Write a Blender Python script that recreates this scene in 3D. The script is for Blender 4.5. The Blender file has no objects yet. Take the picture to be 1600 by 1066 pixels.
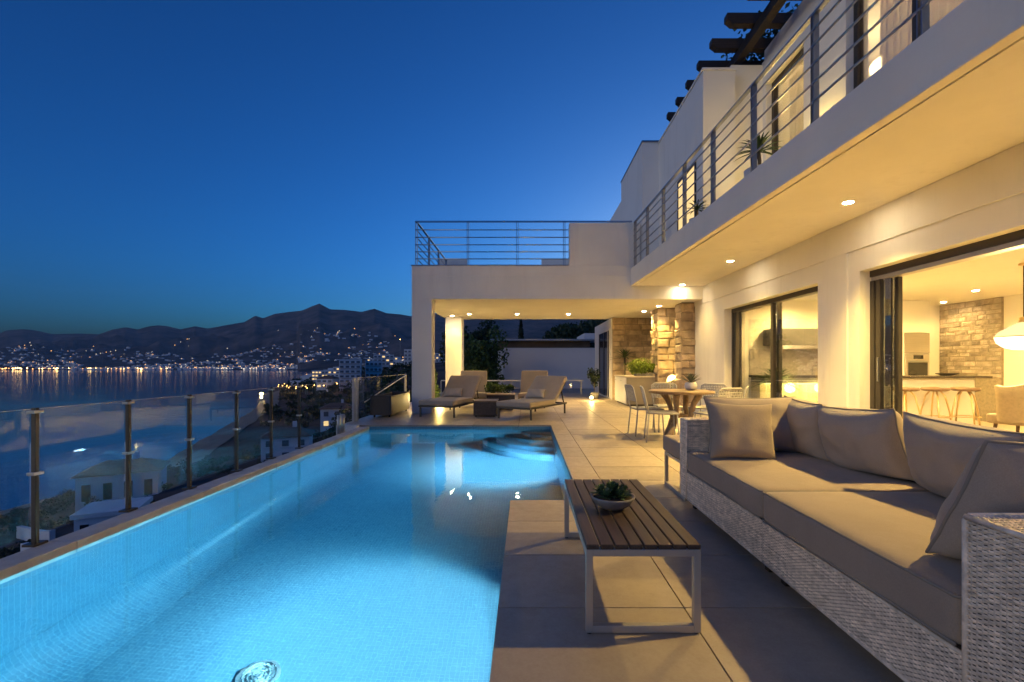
import bpy, bmesh, math, random
from mathutils import Vector, Matrix, noise as mnoise
R = math.radians
random.seed(11)
sc = bpy.context.scene
col = sc.collection

# ------------------------------------------------------------------ camera
cam_d = bpy.data.cameras.new('camera')
cam = bpy.data.objects.new('camera', cam_d); col.objects.link(cam)
cam.location = (0, 0, 1.15)
cam.rotation_euler = (R(90), 0, 0)
cam_d.sensor_width = 36; cam_d.lens = 16
cam_d.shift_x = -22/1600; cam_d.shift_y = 38/1600
cam_d.clip_start = 0.05; cam_d.clip_end = 40000
sc.camera = cam

# ------------------------------------------------------------------ world, sun, exposure
w = bpy.data.worlds.new('World'); sc.world = w; w.use_nodes = True
wn = w.node_tree.nodes; wl = w.node_tree.links
bg = wn['Background']
sky = wn.new('ShaderNodeTexSky'); sky.sky_type = 'NISHITA'; sky.sun_disc = False
SUN_EL, SUN_ROT = 0.0, 25
sky.sun_elevation = R(SUN_EL); sky.sun_rotation = R(SUN_ROT)
sky.air_density = 0.58; sky.dust_density = 3.2; sky.ozone_density = 4.0; sky.altitude = 50
tint = wn.new('ShaderNodeMix'); tint.data_type = 'RGBA'; tint.blend_type = 'MULTIPLY'
tint.inputs['Factor'].default_value = 1.0
tint.inputs['B'].default_value = (1.62, 1.74, 1.08, 1)
gam = wn.new('ShaderNodeGamma'); gam.inputs[1].default_value = 1.38   # deep blue-hour contrast
wl.new(sky.outputs[0], gam.inputs[0]); wl.new(gam.outputs[0], tint.inputs['A']); wl.new(tint.outputs['Result'], bg.inputs['Color'])
bg.inputs['Strength'].default_value = 0.15
sun_d = bpy.data.lights.new('sun', 'SUN'); sun = bpy.data.objects.new('sun', sun_d); col.objects.link(sun)
sun_d.energy = 0.09; sun_d.angle = R(40); sun_d.color = (1.0, 0.93, 0.80)
sun.rotation_euler = (R(90-16), 0, R(-58))
vs = sc.view_settings
vs.view_transform = 'Standard'; vs.look = 'None'; vs.exposure = 2.5; vs.gamma = 1; vs.use_curve_mapping = False
sc.render.engine = 'CYCLES'
cy = sc.cycles
cy.use_denoising = True
try: cy.denoiser = 'OPENIMAGEDENOISE'
except Exception: pass
cy.max_bounces = 8; cy.diffuse_bounces = 4; cy.glossy_bounces = 4; cy.transmission_bounces = 8; cy.transparent_max_bounces = 16
cy.caustics_reflective = False; cy.caustics_refractive = False
cy.sample_clamp_indirect = 4.0; cy.sample_clamp_direct = 0
cy.use_light_tree = True

# ------------------------------------------------------------------ helpers
OFF = {}
class MB:
    """collects shapes in world (or prototype) coordinates; build() links them as one mesh object"""
    def __init__(s): s.v = []; s.f = []; s.t = []
    def add(s, vs_, fs, tone=0.5):
        n = len(s.v); s.v += [tuple(p) for p in vs_]; s.f += [tuple(i+n for i in f) for f in fs]
        s.t += [tone]*len(vs_)
        return s
    def box(s, x0, x1, y0, y1, z0, z1, tone=.5):
        return s.add([(x0,y0,z0),(x1,y0,z0),(x1,y1,z0),(x0,y1,z0),(x0,y0,z1),(x1,y0,z1),(x1,y1,z1),(x0,y1,z1)],
              [(0,3,2,1),(4,5,6,7),(0,1,5,4),(1,2,6,5),(2,3,7,6),(3,0,4,7)], tone)
    def obox(s, c, size, M=None, tone=.5):
        hx, hy, hz = size[0]/2, size[1]/2, size[2]/2; c = Vector(c)
        P = [Vector(p) for p in ((-hx,-hy,-hz),(hx,-hy,-hz),(hx,hy,-hz),(-hx,hy,-hz),(-hx,-hy,hz),(hx,-hy,hz),(hx,hy,hz),(-hx,hy,hz))]
        if M is not None: P = [M @ p for p in P]
        return s.add([c+p for p in P], [(0,3,2,1),(4,5,6,7),(0,1,5,4),(1,2,6,5),(2,3,7,6),(3,0,4,7)], tone)
    def prism(s, poly, z0, z1):
        """poly counter-clockwise seen from above"""
        n = len(poly)
        V = [(x,y,z0) for x,y in poly]+[(x,y,z1) for x,y in poly]
        F = [tuple(range(n-1,-1,-1)), tuple(range(n,2*n))]+[(i,(i+1)%n,n+(i+1)%n,n+i) for i in range(n)]
        return s.add(V, F)
    def tube(s, pts, r, n=8, closed=False, tone=.5):
        pts = [Vector(p) for p in pts]; N = len(pts)
        rr = r if isinstance(r, (list,tuple)) else [r]*N
        rings = []; up = None
        for i, p in enumerate(pts):
            a = pts[(i-1)%N] if (closed or i>0) else p; b = pts[(i+1)%N] if (closed or i<N-1) else p
            d = (b-a).normalized() if (b-a).length>1e-9 else Vector((0,0,1))
            if up is None: up = Vector((0,0,1)) if abs(d.z)<.9 else Vector((1,0,0))
            u = d.cross(up); u = u.normalized() if u.length>1e-6 else d.orthogonal().normalized()
            v_ = u.cross(d).normalized(); up = v_
            rings.append([p+(u*math.cos(k*2*math.pi/n)+v_*math.sin(k*2*math.pi/n))*rr[i] for k in range(n)])
        V = [q for rg in rings for q in rg]; F = []
        M_ = N if closed else N-1
        for i in range(M_):
            j = (i+1)%N
            for k in range(n): F.append((i*n+k, i*n+(k+1)%n, j*n+(k+1)%n, j*n+k))
        if not closed: F += [tuple(range(n-1,-1,-1)), tuple(range((N-1)*n, N*n))]
        return s.add(V, F, tone)
    def bar(s, p0, p1, w_, h_, tone=.5):
        """rectangular bar from p0 to p1"""
        p0 = Vector(p0); p1 = Vector(p1); d = p1-p0; L = d.length; d.normalize()
        up = Vector((0,0,1)) if abs(d.z)<.95 else Vector((0,1,0))
        x = d.cross(up).normalized(); z = x.cross(d).normalized()
        M = Matrix((x,d,z)).transposed()
        return s.obox((p0+p1)/2, (w_, L, h_), M, tone)
    def lathe(s, prof, c, n=24, tone=.5):
        c = Vector(c); V = []; F = []
        for r, z in prof:
            V += [c+Vector((r*math.cos(k*2*math.pi/n), r*math.sin(k*2*math.pi/n), z)) for k in range(n)]
        for i in range(len(prof)-1):
            for k in range(n): F.append((i*n+k, i*n+(k+1)%n, (i+1)*n+(k+1)%n, (i+1)*n+k))
        if prof[0][0] > 1e-4: F.append(tuple(range(n-1,-1,-1)))
        if prof[-1][0] > 1e-4: F.append(tuple(range((len(prof)-1)*n, len(prof)*n)))
        return s.add(V, F, tone)
    def build(s, name, m=None, parent=None, smooth=False, bevel=0, seg=2, kind=None):
        off = OFF.get(parent.name, Vector((0,0,0))) if parent else Vector((0,0,0))
        me = bpy.data.meshes.new(name)
        me.from_pydata([tuple(Vector(p)-off) for p in s.v], [], s.f)
        at_ = me.attributes.new('tone', 'FLOAT', 'POINT'); at_.data.foreach_set('value', s.t)
        if smooth: me.polygons.foreach_set('use_smooth', [True]*len(me.polygons))
        if m is not None: me.materials.append(m)
        me.update()
        o = bpy.data.objects.new(name, me); col.objects.link(o)
        if parent: o.parent = parent
        OFF[o.name] = off
        if bevel:
            b = o.modifiers.new('bevel', 'BEVEL'); b.width = bevel; b.segments = seg; b.limit_method = 'ANGLE'; b.angle_limit = R(40)
        if kind: o['kind'] = kind
        return o
def tag(o, label=None, cat=None, group=None, kind=None):
    if label: o['label'] = label
    if cat: o['category'] = cat
    if group: o['group'] = group
    if kind: o['kind'] = kind
    return o
def thing(name, loc, label, cat, group=None, rz=0):
    o = bpy.data.objects.new(name, None); col.objects.link(o); o.location = loc; o.rotation_euler = (0,0,rz)
    o.empty_display_size = .1
    OFF[o.name] = Vector(loc) if rz == 0 else Vector((0,0,0))
    return tag(o, label, cat, group)
def proto(name, label, cat, group=None):
    return thing(name, (0,0,0), label, cat, group)
def copy_tree(o, parent=None):
    c = o.copy(); col.objects.link(c)
    if parent: c.parent = parent
    OFF[c.name] = OFF.get(o.name, Vector((0,0,0)))
    for ch in list(o.children): copy_tree(ch, c)
    return c
def place(o, loc, rz=0, label=None, scale=None):
    o.location = loc; o.rotation_euler = (0,0,rz)
    if label: o['label'] = label
    if scale: o.scale = (scale,)*3 if not isinstance(scale, tuple) else scale
    return o

# ------------------------------------------------------------------ materials
MATS = {}
def nodes_of(name):
    m = bpy.data.materials.new(name); m.use_nodes = True
    n = m.node_tree.nodes; return m, n, m.node_tree.links, n['Principled BSDF']
def mth(n, l, op, a, b=None, clamp=False):
    q = n.new('ShaderNodeMath'); q.operation = op; q.use_clamp = clamp
    for i, x in enumerate((a, b)):
        if x is None: continue
        if isinstance(x, (int, float)): q.inputs[i].default_value = x
        else: l.new(x, q.inputs[i])
    return q.outputs[0]
def mixc(n, l, f, a, b, bt='MIX'):
    q = n.new('ShaderNodeMix'); q.data_type = 'RGBA'; q.blend_type = bt
    for k, x in (('Factor', f), ('A', a), ('B', b)):
        if isinstance(x, (int, float)): q.inputs[k].default_value = x
        elif isinstance(x, tuple): q.inputs[k].default_value = (*x[:3], 1)
        else: l.new(x, q.inputs[k])
    return q.outputs['Result']
def noi(n, l, vec, scale, detail=4, rough=.55):
    q = n.new('ShaderNodeTexNoise'); q.inputs['Scale'].default_value = scale
    q.inputs['Detail'].default_value = detail; q.inputs['Roughness'].default_value = rough
    if vec is not None: l.new(vec, q.inputs['Vector'])
    return q.outputs['Fac']
def ramp(n, l, f, a, b):
    q = n.new('ShaderNodeMapRange'); q.inputs['From Min'].default_value = a; q.inputs['From Max'].default_value = b
    l.new(f, q.inputs['Value']); return q.outputs[0]
def bumpn(n, l, h, strength, dist, p):
    q = n.new('ShaderNodeBump'); q.inputs['Strength'].default_value = strength; q.inputs['Distance'].default_value = dist
    l.new(h, q.inputs['Height']); l.new(q.outputs[0], p.inputs['Normal']); return q
def objvec(n, l, stretch=None, world=False):
    if world: o = n.new('ShaderNodeNewGeometry').outputs['Position']
    else: o = n.new('ShaderNodeTexCoord').outputs['Object']
    if stretch:
        q = n.new('ShaderNodeMapping'); q.inputs['Scale'].default_value = stretch; l.new(o, q.inputs['Vector']); o = q.outputs[0]
    return o
def basic(name, c, rough=.55, metal=0, var=.12, vscale=3.0, bscale=0, bstr=.15, bdist=.004, stretch=None, orand=0, spec=.5, world=False, tone=0, rvar=0):
    m, n, l, p = nodes_of(name)
    v = objvec(n, l, stretch, world)
    f = noi(n, l, v, vscale, 6)
    f2 = ramp(n, l, f, .3, .7)
    lo = tuple(max(0, x*(1-var)) for x in c); hi = tuple(min(1, x*(1+var)) for x in c)
    cc = mixc(n, l, f2, lo, hi)
    if orand:
        oi = n.new('ShaderNodeObjectInfo').outputs['Random']
        k = mth(n, l, 'MULTIPLY_ADD', oi, 2*orand); k.node.inputs[2].default_value = 1-orand
        g = n.new('ShaderNodeCombineColor'); [l.new(k, g.inputs[i]) for i in range(3)]
        cc = mixc(n, l, 1.0, cc, g.outputs[0], 'MULTIPLY')
    if tone:
        a = n.new('ShaderNodeAttribute'); a.attribute_name = 'tone'
        k = mth(n, l, 'MULTIPLY_ADD', a.outputs['Fac'], 2*tone); k.node.inputs[2].default_value = 1-tone
        g = n.new('ShaderNodeCombineColor'); [l.new(k, g.inputs[i]) for i in range(3)]
        cc = mixc(n, l, 1.0, cc, g.outputs[0], 'MULTIPLY')
    l.new(cc, p.inputs['Base Color'])
    p.inputs['Roughness'].default_value = rough; p.inputs['Metallic'].default_value = metal
    p.inputs['Specular IOR Level'].default_value = spec
    if rvar:
        rr = mth(n, l, 'MULTIPLY_ADD', f2, rvar); rr.node.inputs[2].default_value = rough-rvar/2; l.new(rr, p.inputs['Roughness'])
    if bscale:
        h = noi(n, l, v, bscale, 6, .6); bumpn(n, l, h, bstr, bdist, p)
    MATS[name] = m; return m
def emit(name, c, s):
    m = bpy.data.materials.new(name); m.use_nodes = True; n = m.node_tree.nodes; l = m.node_tree.links
    n.remove(n['Principled BSDF']); e = n.new('ShaderNodeEmission'); e.inputs[0].default_value = (*c,1); e.inputs[1].default_value = s
    l.new(e.outputs[0], n['Material Output'].inputs[0]); MATS[name] = m; return m
def glass(name, tintc=(1,1,1), refl=1.0, haze=0.0):
    m = bpy.data.materials.new(name); m.use_nodes = True; n = m.node_tree.nodes; l = m.node_tree.links
    n.remove(n['Principled BSDF'])
    t = n.new('ShaderNodeBsdfTransparent'); t.inputs[0].default_value = (*tintc,1)
    g = n.new('ShaderNodeBsdfGlossy'); g.inputs['Roughness'].default_value = 0.0; g.inputs[0].default_value = (.95,.97,1,1)
    fr = n.new('ShaderNodeFresnel'); fr.inputs[0].default_value = 1.5
    f = mth(n, l, 'MULTIPLY', fr.outputs[0], refl, True)
    x = n.new('ShaderNodeMixShader'); l.new(f, x.inputs[0]); l.new(t.outputs[0], x.inputs[1]); l.new(g.outputs[0], x.inputs[2])
    out = x.outputs[0]
    l.new(out, n['Material Output'].inputs[0]); MATS[name] = m; return m
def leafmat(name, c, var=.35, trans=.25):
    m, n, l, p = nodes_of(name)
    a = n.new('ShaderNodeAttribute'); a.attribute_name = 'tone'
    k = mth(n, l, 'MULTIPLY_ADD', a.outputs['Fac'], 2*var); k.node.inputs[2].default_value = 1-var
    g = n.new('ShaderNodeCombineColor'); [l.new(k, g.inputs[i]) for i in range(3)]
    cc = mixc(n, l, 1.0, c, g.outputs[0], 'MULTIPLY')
    l.new(cc, p.inputs['Base Color']); p.inputs['Roughness'].default_value = .5
    tr = n.new('ShaderNodeBsdfTranslucent'); l.new(cc, tr.inputs[0])
    x = n.new('ShaderNodeMixShader'); x.inputs[0].default_value = trans
    l.new(p.outputs[0], x.inputs[1]); l.new(tr.outputs[0], x.inputs[2]); l.new(x.outputs[0], n['Material Output'].inputs[0])
    MATS[name] = m; return m

basic('plaster', (.76,.73,.67), .85, var=.06, vscale=.9, bscale=38, bstr=.22, bdist=.004, world=True)
basic('plaster_cool', (.80,.78,.74), .85, var=.04, vscale=.9, bscale=40, bstr=.12, bdist=.003, world=True)

basic('grout', (.10,.085,.07), .9, var=.1)
basic('deck_slab', (.36,.32,.27), .6, var=.1, vscale=1, world=True)
basic('coping', (.54,.52,.49), .65, var=.16, vscale=6, bscale=90, bstr=.2, bdist=.003, world=True, orand=.06)
basic('stone', (.43,.325,.215), .9, var=.30, vscale=5, bscale=14, bstr=.9, bdist=.03, orand=.25, world=True)
basic('mortar', (.30,.24,.17), .95, var=.2, vscale=20, bscale=60, bstr=.5, bdist=.006, world=True)
basic('stone_grey', (.40,.33,.26), .9, var=.30, vscale=7, bscale=25, bstr=.7, bdist=.02, orand=.3, world=True)
basic('steel', (.42,.43,.45), .32, 1.0, var=.08, vscale=8, bscale=0)
basic('dark_steel', (.30,.31,.33), .38, .95, var=.1)
basic('bronze_post', (.085,.07,.055), .4, .7, var=.15, vscale=6)
basic('champagne', (.50,.47,.42), .42, .6, var=.06)
basic('bronze', (.07,.06,.05), .45, .5, var=.1)
basic('wood_slat', (.062,.040,.026), .45, var=.4, vscale=6, stretch=(9,.6,9), bscale=12, bstr=.15, bdist=.002, orand=.16)
basic('wood_dark', (.030,.020,.013), .7, var=.3, vscale=5, stretch=(.6,8,8), bscale=14, bstr=.3, bdist=.004, orand=.15)
basic('wood_table', (.20,.125,.07), .5, var=.3, vscale=5, stretch=(1,10,10), bscale=12, bstr=.1)
basic('driftwood', (.30,.21,.13), .8, var=.3, vscale=9, stretch=(5,5,1), bscale=18, bstr=.5, bdist=.01)
basic('chair_paint', (.37,.36,.35), .5, var=.06, vscale=6)
basic('rattan_dark', (.075,.055,.040), .7, var=.3, vscale=40, bscale=120, bstr=.8, bdist=.006)
basic('wicker_back', (.10,.085,.07), .9, var=.3, vscale=50)
basic('wicker', (.72,.60,.475), .75, var=.28, vscale=28, bscale=200, bstr=.2, bdist=.001, tone=.38)
basic('white_box', (.74,.72,.68), .5, var=.03)
basic('panel_grey', (.27,.235,.19), .6, var=.08)
basic('counter_stone', (.55,.48,.40), .4, var=.15, vscale=12)
basic('counter_dark', (.055,.040,.03), .25, var=.3, vscale=14)
basic('stainless', (.52,.48,.43), .28, 1.0, var=.06, stretch=(1,1,30))
basic('oven_glass', (.02,.017,.014), .08, var=.2)
basic('kitchen_white', (.75,.71,.62), .4, var=.03)
basic('kitchen_grey', (.16,.145,.125), .4, var=.08)
basic('kitchen_wood', (.50,.42,.28), .5, var=.2, stretch=(6,6,.7))
basic('interior_paint', (.80,.74,.62), .85, var=.02)
basic('interior_floor', (.50,.42,.32), .35, var=.1, vscale=2)
basic('leather', (.17,.10,.055), .5, var=.2, vscale=6, bscale=60, bstr=.1)
basic('upholstery', (.33,.25,.16), .85, var=.1, vscale=30, bscale=160, bstr=.2)
basic('brass', (.62,.45,.24), .3, 1.0, var=.1)
basic('ceramic', (.68,.65,.60), .45, var=.06, vscale=9)
basic('ceramic_grey', (.20,.185,.18), .55, var=.3, vscale=14, bscale=30, bstr=.2)
basic('soil', (.05,.035,.022), .95, var=.4, vscale=30)
basic('bark', (.10,.075,.05), .95, var=.4, vscale=8, stretch=(4,4,1), bscale=16, bstr=.8, bdist=.02)
basic('white_house', (.62,.62,.64), .85, var=.06, vscale=.3, world=True)
basic('neighbour_wall', (.60,.62,.68), .9, var=.05, vscale=.6, world=True)
basic('roof_tile', (.16,.09,.065), .85, var=.3, vscale=3, bscale=8, bstr=.5, bdist=.05)
basic('roof_flat', (.12,.10,.09), .85, var=.2)
basic('dark_glass', (.012,.016,.022), .12, var=.2)
basic('sheet_metal', (.32,.36,.42), .4, .6, var=.1)
basic('grate', (.50,.66,.70), .5, var=.08)
basic('town_window', (.10,.11,.13), .3, var=.2)
basic('black', (.01,.01,.01), .6, var=.1)
def streaks(name, amt):
    m = MATS[name]; n = m.node_tree.nodes; l = m.node_tree.links; p = n['Principled BSDF']
    src = p.inputs['Base Color'].links[0].from_socket
    v = objvec(n, l, (2.2,2.2,.22), True); f = ramp(n, l, noi(n, l, v, 1.6, 6, .7), .52, .80)
    v2 = objvec(n, l, None, True); g = ramp(n, l, noi(n, l, v2, .45, 4, .6), .35, .65)
    l.new(mixc(n, l, mth(n, l, 'MULTIPLY', mth(n, l, 'MULTIPLY', f, g), amt), src, (.42,.38,.32)), p.inputs['Base Color'])
streaks('plaster', .45); streaks('plaster_cool', .5)
leafmat('leaf_bush', (.055,.10,.022)); leafmat('leaf_dark', (.030,.052,.020)); leafmat('leaf_pine', (.035,.052,.026))
leafmat('leaf_palm', (.045,.085,.03), .3); leafmat('leaf_lime', (.20,.27,.03), .3); leafmat('leaf_succulent', (.075,.135,.055), .35, .12); leafmat('leaf_blue', (.10,.12,.085), .35, .12)
leafmat('leaf_vine', (.035,.065,.025)); leafmat('leaf_scrub', (.045,.055,.03))
glass('fence_glass', (.95,.97,.98), .11); glass('door_glass', (.95,.96,.94), .45); glass('far_pane', (.9,.92,.95), .15)
WARM = (1.0, .675, .185)
emit('lamp_glow', (1, .80, .50), 40); emit('pendant_glow', (1, .80, .46), .9); emit('led_strip', (1, .80, .22), 1.1)
emit('sconce_glow', (1, .80, .48), 3); emit('uplight_glow', (1,.74,.38), 12); emit('pool_lamp_glow', (.72,.92,1), 4)
emit('city_orange', (1,.45,.14), .8); emit('city_white', (1,.84,.62), .40); emit('city_gold', (1,.60,.20), 2.6); emit('street_glow', (1,.50,.14), 3.2); emit('window_glow', (1,.68,.30), .20); emit('city_dim', (.85,.88,1), .12)

def fabric(name, c, var=.06):
    m, n, l, p = nodes_of(name)
    v = objvec(n, l)
    wv = n.new('ShaderNodeTexWave'); wv.inputs['Scale'].default_value = 190; wv.inputs['Distortion'].default_value = 1.5; l.new(v, wv.inputs['Vector'])
    wz = n.new('ShaderNodeTexWave'); wz.bands_direction = 'Y'; wz.inputs['Scale'].default_value = 190; wz.inputs['Distortion'].default_value = 1.5; l.new(v, wz.inputs['Vector'])
    h = mth(n, l, 'ADD', wv.outputs['Fac'], wz.outputs['Fac'])
    f = ramp(n, l, noi(n, l, v, 5, 7, .65), .3, .7)
    cc = mixc(n, l, f, tuple(x*(1-var) for x in c), tuple(x*(1+var) for x in c))
    f3 = noi(n, l, v, 260, 2); cc = mixc(n, l, .22, cc, f3, 'OVERLAY')
    l.new(cc, p.inputs['Base Color']); p.inputs['Roughness'].default_value = .92; p.inputs['Specular IOR Level'].default_value = .25
    p.inputs['Sheen Weight'].default_value = .15
    b1 = n.new('ShaderNodeBump'); b1.inputs['Strength'].default_value = .35; b1.inputs['Distance'].default_value = .012
    l.new(noi(n, l, v, 9, 5, .55), b1.inputs['Height'])
    b = n.new('ShaderNodeBump'); b.inputs['Strength'].default_value = .12; b.inputs['Distance'].default_value = .0015
    l.new(h, b.inputs['Height']); l.new(b1.outputs[0], b.inputs['Normal']); l.new(b.outputs[0], p.inputs['Normal'])
    MATS[name] = m
fabric('fabric', (.36,.295,.24)); fabric('fabric_light', (.31,.245,.188)); fabric('fabric_pillow', (.42,.36,.29)); fabric('fabric_lounger', (.38,.315,.24))
basic('piping', (.24,.205,.17), .9, var=.1)

def tilemat():
    m, n, l, p = nodes_of('tile')
    v = objvec(n, l, None, True); oi = n.new('ShaderNodeObjectInfo')
    ad = n.new('ShaderNodeVectorMath'); ad.operation = 'ADD'; l.new(v, ad.inputs[0])
    sc2 = n.new('ShaderNodeVectorMath'); sc2.operation = 'SCALE'; cb = n.new('ShaderNodeCombineXYZ'); [l.new(oi.outputs['Random'], cb.inputs[i]) for i in range(3)]
    l.new(cb.outputs[0], sc2.inputs[0]); sc2.inputs['Scale'].default_value = 40; l.new(sc2.outputs[0], ad.inputs[1]); v2 = ad.outputs[0]
    a = ramp(n, l, noi(n, l, v2, 2.6, 8, .68), .32, .68); b = ramp(n, l, noi(n, l, v2, 15, 6, .7), .35, .7); c = ramp(n, l, noi(n, l, v2, 90, 3, .6), .35, .65)
    cc = mixc(n, l, a, (.345,.275,.205), (.455,.380,.295))
    cc = mixc(n, l, mth(n, l, 'MULTIPLY', b, .34), cc, (.30,.24,.18)); cc = mixc(n, l, mth(n, l, 'MULTIPLY', c, .22), cc, (.52,.45,.36))
    k = mth(n, l, 'MULTIPLY_ADD', oi.outputs['Random'], .20); k.node.inputs[2].default_value = .88
    g = n.new('ShaderNodeCombineColor'); [l.new(k, g.inputs[i]) for i in range(3)]
    cc = mixc(n, l, 1.0, cc, g.outputs[0], 'MULTIPLY'); l.new(cc, p.inputs['Base Color'])
    rr = mth(n, l, 'MULTIPLY_ADD', b, .22); rr.node.inputs[2].default_value = .34; l.new(rr, p.inputs['Roughness'])
    bumpn(n, l, mth(n, l, 'ADD', c, b), .10, .0015, p); MATS['tile'] = m
tilemat()
def mosaic():
    m, n, l, p = nodes_of('mosaic')
    g = n.new('ShaderNodeNewGeometry'); sp = n.new('ShaderNodeSeparateXYZ'); l.new(g.outputs['Position'], sp.inputs[0])
    sn = n.new('ShaderNodeSeparateXYZ'); l.new(g.outputs['True Normal'], sn.inputs[0])
    S = .031; tot = None; cells = []
    for i in range(3):
        q = mth(n, l, 'DIVIDE', sp.outputs[i], S); q = mth(n, l, 'ADD', q, .137)
        fr = mth(n, l, 'FRACT', q); line = mth(n, l, 'LESS_THAN', fr, .13)
        an = mth(n, l, 'ABSOLUTE', sn.outputs[i]); wgt = mth(n, l, 'SUBTRACT', 1.0, an, True)
        line = mth(n, l, 'MULTIPLY', line, wgt); tot = line if tot is None else mth(n, l, 'MAXIMUM', tot, line)
        fl = mth(n, l, 'FLOOR', q); cells.append(mth(n, l, 'MULTIPLY', fl, mth(n, l, 'ROUND', wgt)))
    cv = n.new('ShaderNodeCombineXYZ'); [l.new(c, cv.inputs[i]) for i, c in enumerate(cells)]
    wn_ = n.new('ShaderNodeTexWhiteNoise'); wn_.noise_dimensions = '3D'; l.new(cv.outputs[0], wn_.inputs['Vector'])
    c1 = mixc(n, l, wn_.outputs['Value'], (.095,.262,.36), (.125,.305,.405))
    big = ramp(n, l, noi(n, l, g.outputs['Position'], 1.6, 6, .7), .3, .7)
    c1 = mixc(n, l, big, mixc(n, l, 1.0, c1, (.72,.78,.82), 'MULTIPLY'), c1)
    c2 = mixc(n, l, tot, c1, (.165,.36,.455))
    l.new(c2, p.inputs['Base Color']); p.inputs['Roughness'].default_value = .35
    inv = mth(n, l, 'SUBTRACT', 1.0, tot); bumpn(n, l, inv, .3, .003, p)
    MATS['mosaic'] = m
mosaic()
def water():
    m = bpy.data.materials.new('pool_water'); m.use_nodes = True; n = m.node_tree.nodes; l = m.node_tree.links
    n.remove(n['Principled BSDF'])
    g = n.new('ShaderNodeBsdfGlass'); g.inputs['IOR'].default_value = 1.33; g.inputs['Roughness'].default_value = 0.0; g.inputs[0].default_value = (.90,.97,1,1)
    v = objvec(n, l, (1,1,1), True)
    h1 = noi(n, l, v, 9, 3, .5); h2 = noi(n, l, v, 2.2, 2, .5)
    h = mth(n, l, 'ADD', mth(n, l, 'MULTIPLY', h1, .35), h2)
    b = n.new('ShaderNodeBump'); b.inputs['Strength'].default_value = .08; b.inputs['Distance'].default_value = .04
    l.new(h, b.inputs['Height']); l.new(b.outputs[0], g.inputs['Normal']); l.new(g.outputs[0], n['Material Output'].inputs[0])
    MATS['pool_water'] = m
    m, n, l, p = nodes_of('sea')
    p.inputs['Base Color'].default_value = (.002,.060,.20,1); p.inputs['Roughness'].default_value = .09; p.inputs['IOR'].default_value = 1.33
    v = objvec(n, l, (1,1,1), True)
    h = mth(n, l, 'ADD', noi(n, l, v, .12, 4, .6), mth(n, l, 'MULTIPLY', noi(n, l, v, .011, 3), 4))
    bumpn(n, l, h, .10, 1.0, p)
    MATS['sea'] = m
water()
def terrainmats():
    m, n, l, p = nodes_of('terrain')
    v = objvec(n, l, None, True)
    f = ramp(n, l, noi(n, l, v, .0035, 10, .65), .35, .65); f2 = ramp(n, l, noi(n, l, v, .05, 8, .7), .35, .65)
    cc = mixc(n, l, f, (.045,.045,.050), (.26,.185,.165)); cc = mixc(n, l, mth(n, l, 'MULTIPLY', f2, .5), cc, (.045,.048,.036))
    l.new(cc, p.inputs['Base Color']); p.inputs['Roughness'].default_value = 1; p.inputs['Specular IOR Level'].default_value = 0
    bumpn(n, l, noi(n, l, v, .2, 6, .7), .6, 1.0, p)
    MATS['terrain'] = m
    basic('beach', (.22,.18,.14), .95, var=.25, vscale=.2, world=True)
terrainmats()
# ================================================================== terrain and sea
SEA = -33.85
def lerp(tab, x):
    if x <= tab[0][0]: return tab[0][1]
    for (a, b), (c, d) in zip(tab, tab[1:]):
        if x <= c: return b+(d-b)*(x-a)/(c-a)
    return tab[-1][1]
COAST = [(0,-124),(109,-124),(147,-121),(193,-141),(360,-212),(638,-360),(800,-428),(1000,-424),(1400,-520),(2500,-1000),(3250,-1650)]
RIDGE = [(-600,530),(-200,524),(0,520.5),(10,516),(37,514),(55,516),(82,522),(125,521),(155,522),(175,515),(197,511),(215,514.5),(232,510),(247,508),(262,509.5),(282,514.5),(305,509.5),(325,513),(355,507.5),(382,503),(399,493),(411,497),(430,490),(452,487),(472,485),(487,478.5),(499,474),(516,483),(540,484),(565,487),(585,482),(604,489),(626,491),(643,494),(690,489),(760,484),(830,488),(950,480),(1200,500),(1700,530)]
RIDGE = [((x-822)/711, (571-y)*8000/711) for x, y in RIDGE]
def fbm(x, y, o=5):
    return mnoise.fractal(Vector((x, y, 3.3)), 1.0, 2.1, o)
def ground_h(X, Y):
    s = X/Y
    h = -6.0
    cx = lerp(COAST, Y)
    d = X-cx
    if Y < 3250:
        if d > 0:
            h = d*.235 if d < 130 else 30.5+(d-130)*.07
            if d > 20: h += 2.2*fbm(X*.02, Y*.02, 3)*min(1, (d-20)/60)
            h = min(h, 62+10*fbm(X*.003, Y*.003))
            if Y > 450: h = min(h, 12+max(0, d)*.16+6*fbm(X*.01, Y*.01))
        else: h = max(-8, d*.1)
    hh = SEA+h
    start = 3250 if s < -.5 else 2200
    if Y > start:
        t = (Y-start)/(8000-start); rid = lerp(RIDGE, s)
        base = SEA+3 if s < -.5 else hh
        if t <= 1:
            g = t**1.9; n_ = (1-2.2*abs(fbm(X*.00055, Y*.0004, 6)))*.55+.5*fbm(X*.0016,Y*.0012,4)
            m_ = base+(rid-base)*g+ n_*230*math.sin(math.pi*min(1,t))**1.0*min(1, t*2)
            lim = rid*(Y/8000)-12*(1-t)*3
            m_ = min(m_, 1.15+(lim-1.15) if t < .97 else m_)
            m_ += 1.0
        else: m_ = rid-(Y-8000)*.35
        hh = max(hh, m_) if s < -.5 else max(hh if Y < 3250 else -999, m_)
    # keep clear of the villa's own terrace
    if X > -9 and Y < 34: hh = min(hh, -2.4)
    return hh
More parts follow.
